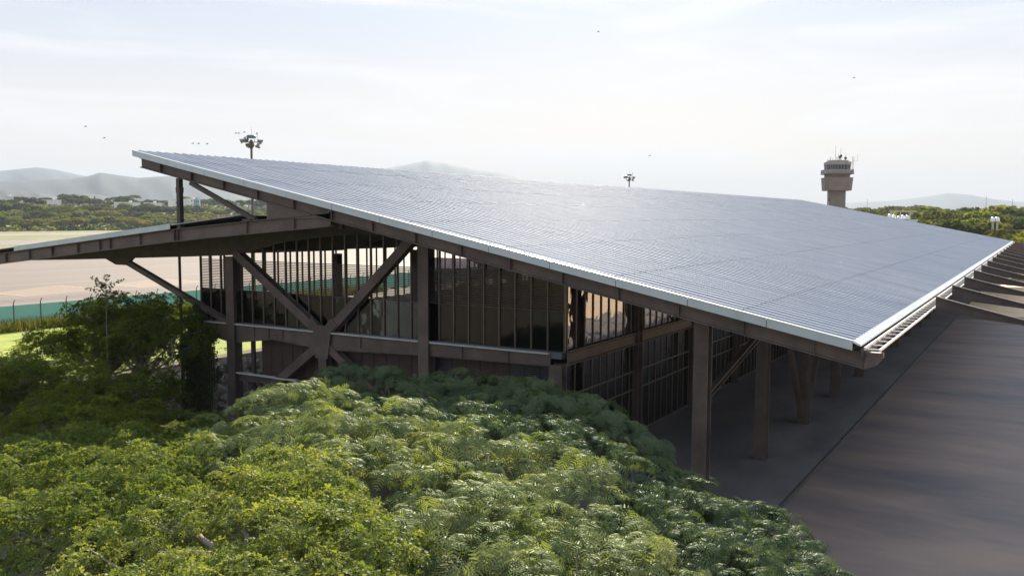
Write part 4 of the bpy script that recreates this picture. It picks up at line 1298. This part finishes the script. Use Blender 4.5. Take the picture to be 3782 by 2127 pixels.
# shed and water tanks at the right
x, y = polar(97.42, 243)
t = thing('open_shed', (x, y, 0), 'open shed with flat tin roof among the trees right of the tower', 'shed')
MB().box(x-2.6, x+2.6, y-3, y+3, 13.5, 13.75).build('roof', M['tin'], t)
for sx in (-2.2, 0, 2.2): MB().box(x+sx-.1, x+sx+.1, y-2.8, y-2.6, -.1, 13.498).build('post', M['white'], t)
MB().box(x-3.4, x+3.4, y-2.4, y+3, -.1, 11.6).build('wall', M['white'], t)
for k, (azd, dd, z) in enumerate(((98.09, 236, 11.9), (97.85, 237, 11.7), (97.6, 236, 11.4), (97.36, 237, 11.6), (97.12, 236, 11.6), (92.67, 238, 11.2), (92.45, 238, 11.25))):
    x, y = polar(azd, dd)
    t = thing('water_tank', (x, y, 0), f"shiny domed water tank on a plinth, {ORD(k+1)} from the left {'beside the tin roofed shed' if k < 5 else 'near the palm'}", 'water tank', 'shiny water tanks among the trees')
    MB().box(x-.22, x+.22, y-.22, y+.22, -.1, z-.1).box(x-.5, x+.5, y-.5, y+.5, z-.098, z).build('plinth', M['tin'], t)
    MB().lathe([(.48, .01), (.5, .6), (.42, .85), (.2, 1.0), (.01, 1.03)], (x, y, z), n=14).build('tank', M['flash'], t, smooth=True)
# antenna masts on the right horizon
for k, (azd, s) in enumerate(((99.35, .0200), (93.05, .0222), (91.75, .0190))):
    x, y = polar(azd, 800)
    t = thing('radio_mast', (x, y, 0), f"hair thin radio mast on the right horizon, {ORD(k+1)} from the tower", 'mast', 'radio masts on the right horizon')
    MB().tube([(x, y, 0), (x, y, 11.9 + s*800)], [.22, .12], 5).build('pole', M['pole'], t)

# rubble seen through the ground floor gap
rg = np.random.default_rng(14)
V_, F_ = [], []
b = MB()
for k in range(420):
    x, y = -29 + rg.normal()*3.2, 6.5 + rg.normal()*3.2
    z = max(0, 1.5 - .28*math.hypot(x+29, y-6.5)) + .1
    s = rg.uniform(.12, .5)
    p = Vector((x, y, z)); q = p + Vector(tuple(rg.normal(size=3)*s))
    b.bar(p, q, s*.8, s*.5)
o = b.build('rubble', M['rubble_b']); tag(o, 'heap of pale broken rubble seen past the end column', 'rubble', kind='stuff')
o = MB().box(-40, -22.7, -2.6, 16, -.12, -.105).build('brick_paving', M['rubble_a']); o['kind'] = 'structure'

# birds
names = ['leftmost of the three in a line left of the nearer mast', 'middle of the three in a line left of the nearer mast', 'rightmost of the three in a line left of the nearer mast',
 'leftmost of the three just above the nearer mast', 'middle of the three just above the nearer mast', 'rightmost of the three just above the nearer mast',
 'alone high in the middle of the sky', 'alone in the sky above the control tower', 'alone just right of the farther mast', 'leftmost in the sky over the left hills', 'second from the left over the left hills']
BW = [(-38.9, 10.9, 17.6), (-38.6, 11.2, 17.6), (-38.2, 11.7, 17.6), (-36.7, 13.3, 18.5), (-36.6, 13.5, 18.5), (-36.3, 13.8, 18.6), (-12.8, 29.9, 26.9), (5.8, 36.7, 22.7), (-9.4, 32.9, 17.0), (-43.3, 4.7, 18.6), (-42.7, 5.8, 17.8)]
for k, (pw_, nm) in enumerate(zip(BW, names)):
    x, y, z = pw_
    t = thing('bird', (x, y, z), f'dark bird, {nm}', 'bird', 'birds in the sky')
    s = .10
    MB().lathe([(.002, -.16), (.02, -.06), (.025, .02), (.01, .07), (.002, .08)], (x, y, z), (.8, .5, .1), 8).build('body', M['black'], t)
    for sg in (-1, 1):
        w_ = MB()
        w_.hexa([(x, y, z), (x+.07, y+.05, z), (x+.07, y+.05, z+.008), (x, y, z+.008),
                 (x-.05*sg, y+.10*sg, z+.05), (x-.05*sg+.03, y+.10*sg+.02, z+.05), (x-.05*sg+.03, y+.10*sg+.02, z+.054), (x-.05*sg, y+.10*sg, z+.054)])
        w_.build('wing', M['black'], t)

# ------------------------------------------------------------------ haze
hz = MB().box(-13500, 13500, -2500, 13500, -4, 900).build('haze', None) if False else None
b = MB().box(-12000, 9000, -1500, 12500, -2.5, 545)
me = bpy.data.meshes.new('haze')
me.from_pydata(b.v, [], b.f)
hm = bpy.data.materials.new('haze')
hm.use_nodes = True
n = hm.node_tree
n.nodes.clear()
o_ = n.nodes.new('ShaderNodeOutputMaterial')
pv = n.nodes.new('ShaderNodeVolumePrincipled')
pv.inputs['Color'].default_value = (0.57, 0.66, 0.79, 1)
pv.inputs['Density'].default_value = 0.00011
pv.inputs['Anisotropy'].default_value = 0.0
n.links.new(pv.outputs[0], o_.inputs['Volume'])
me.materials.append(hm)
ho = link('haze', me, None)
ho['kind'] = 'stuff'
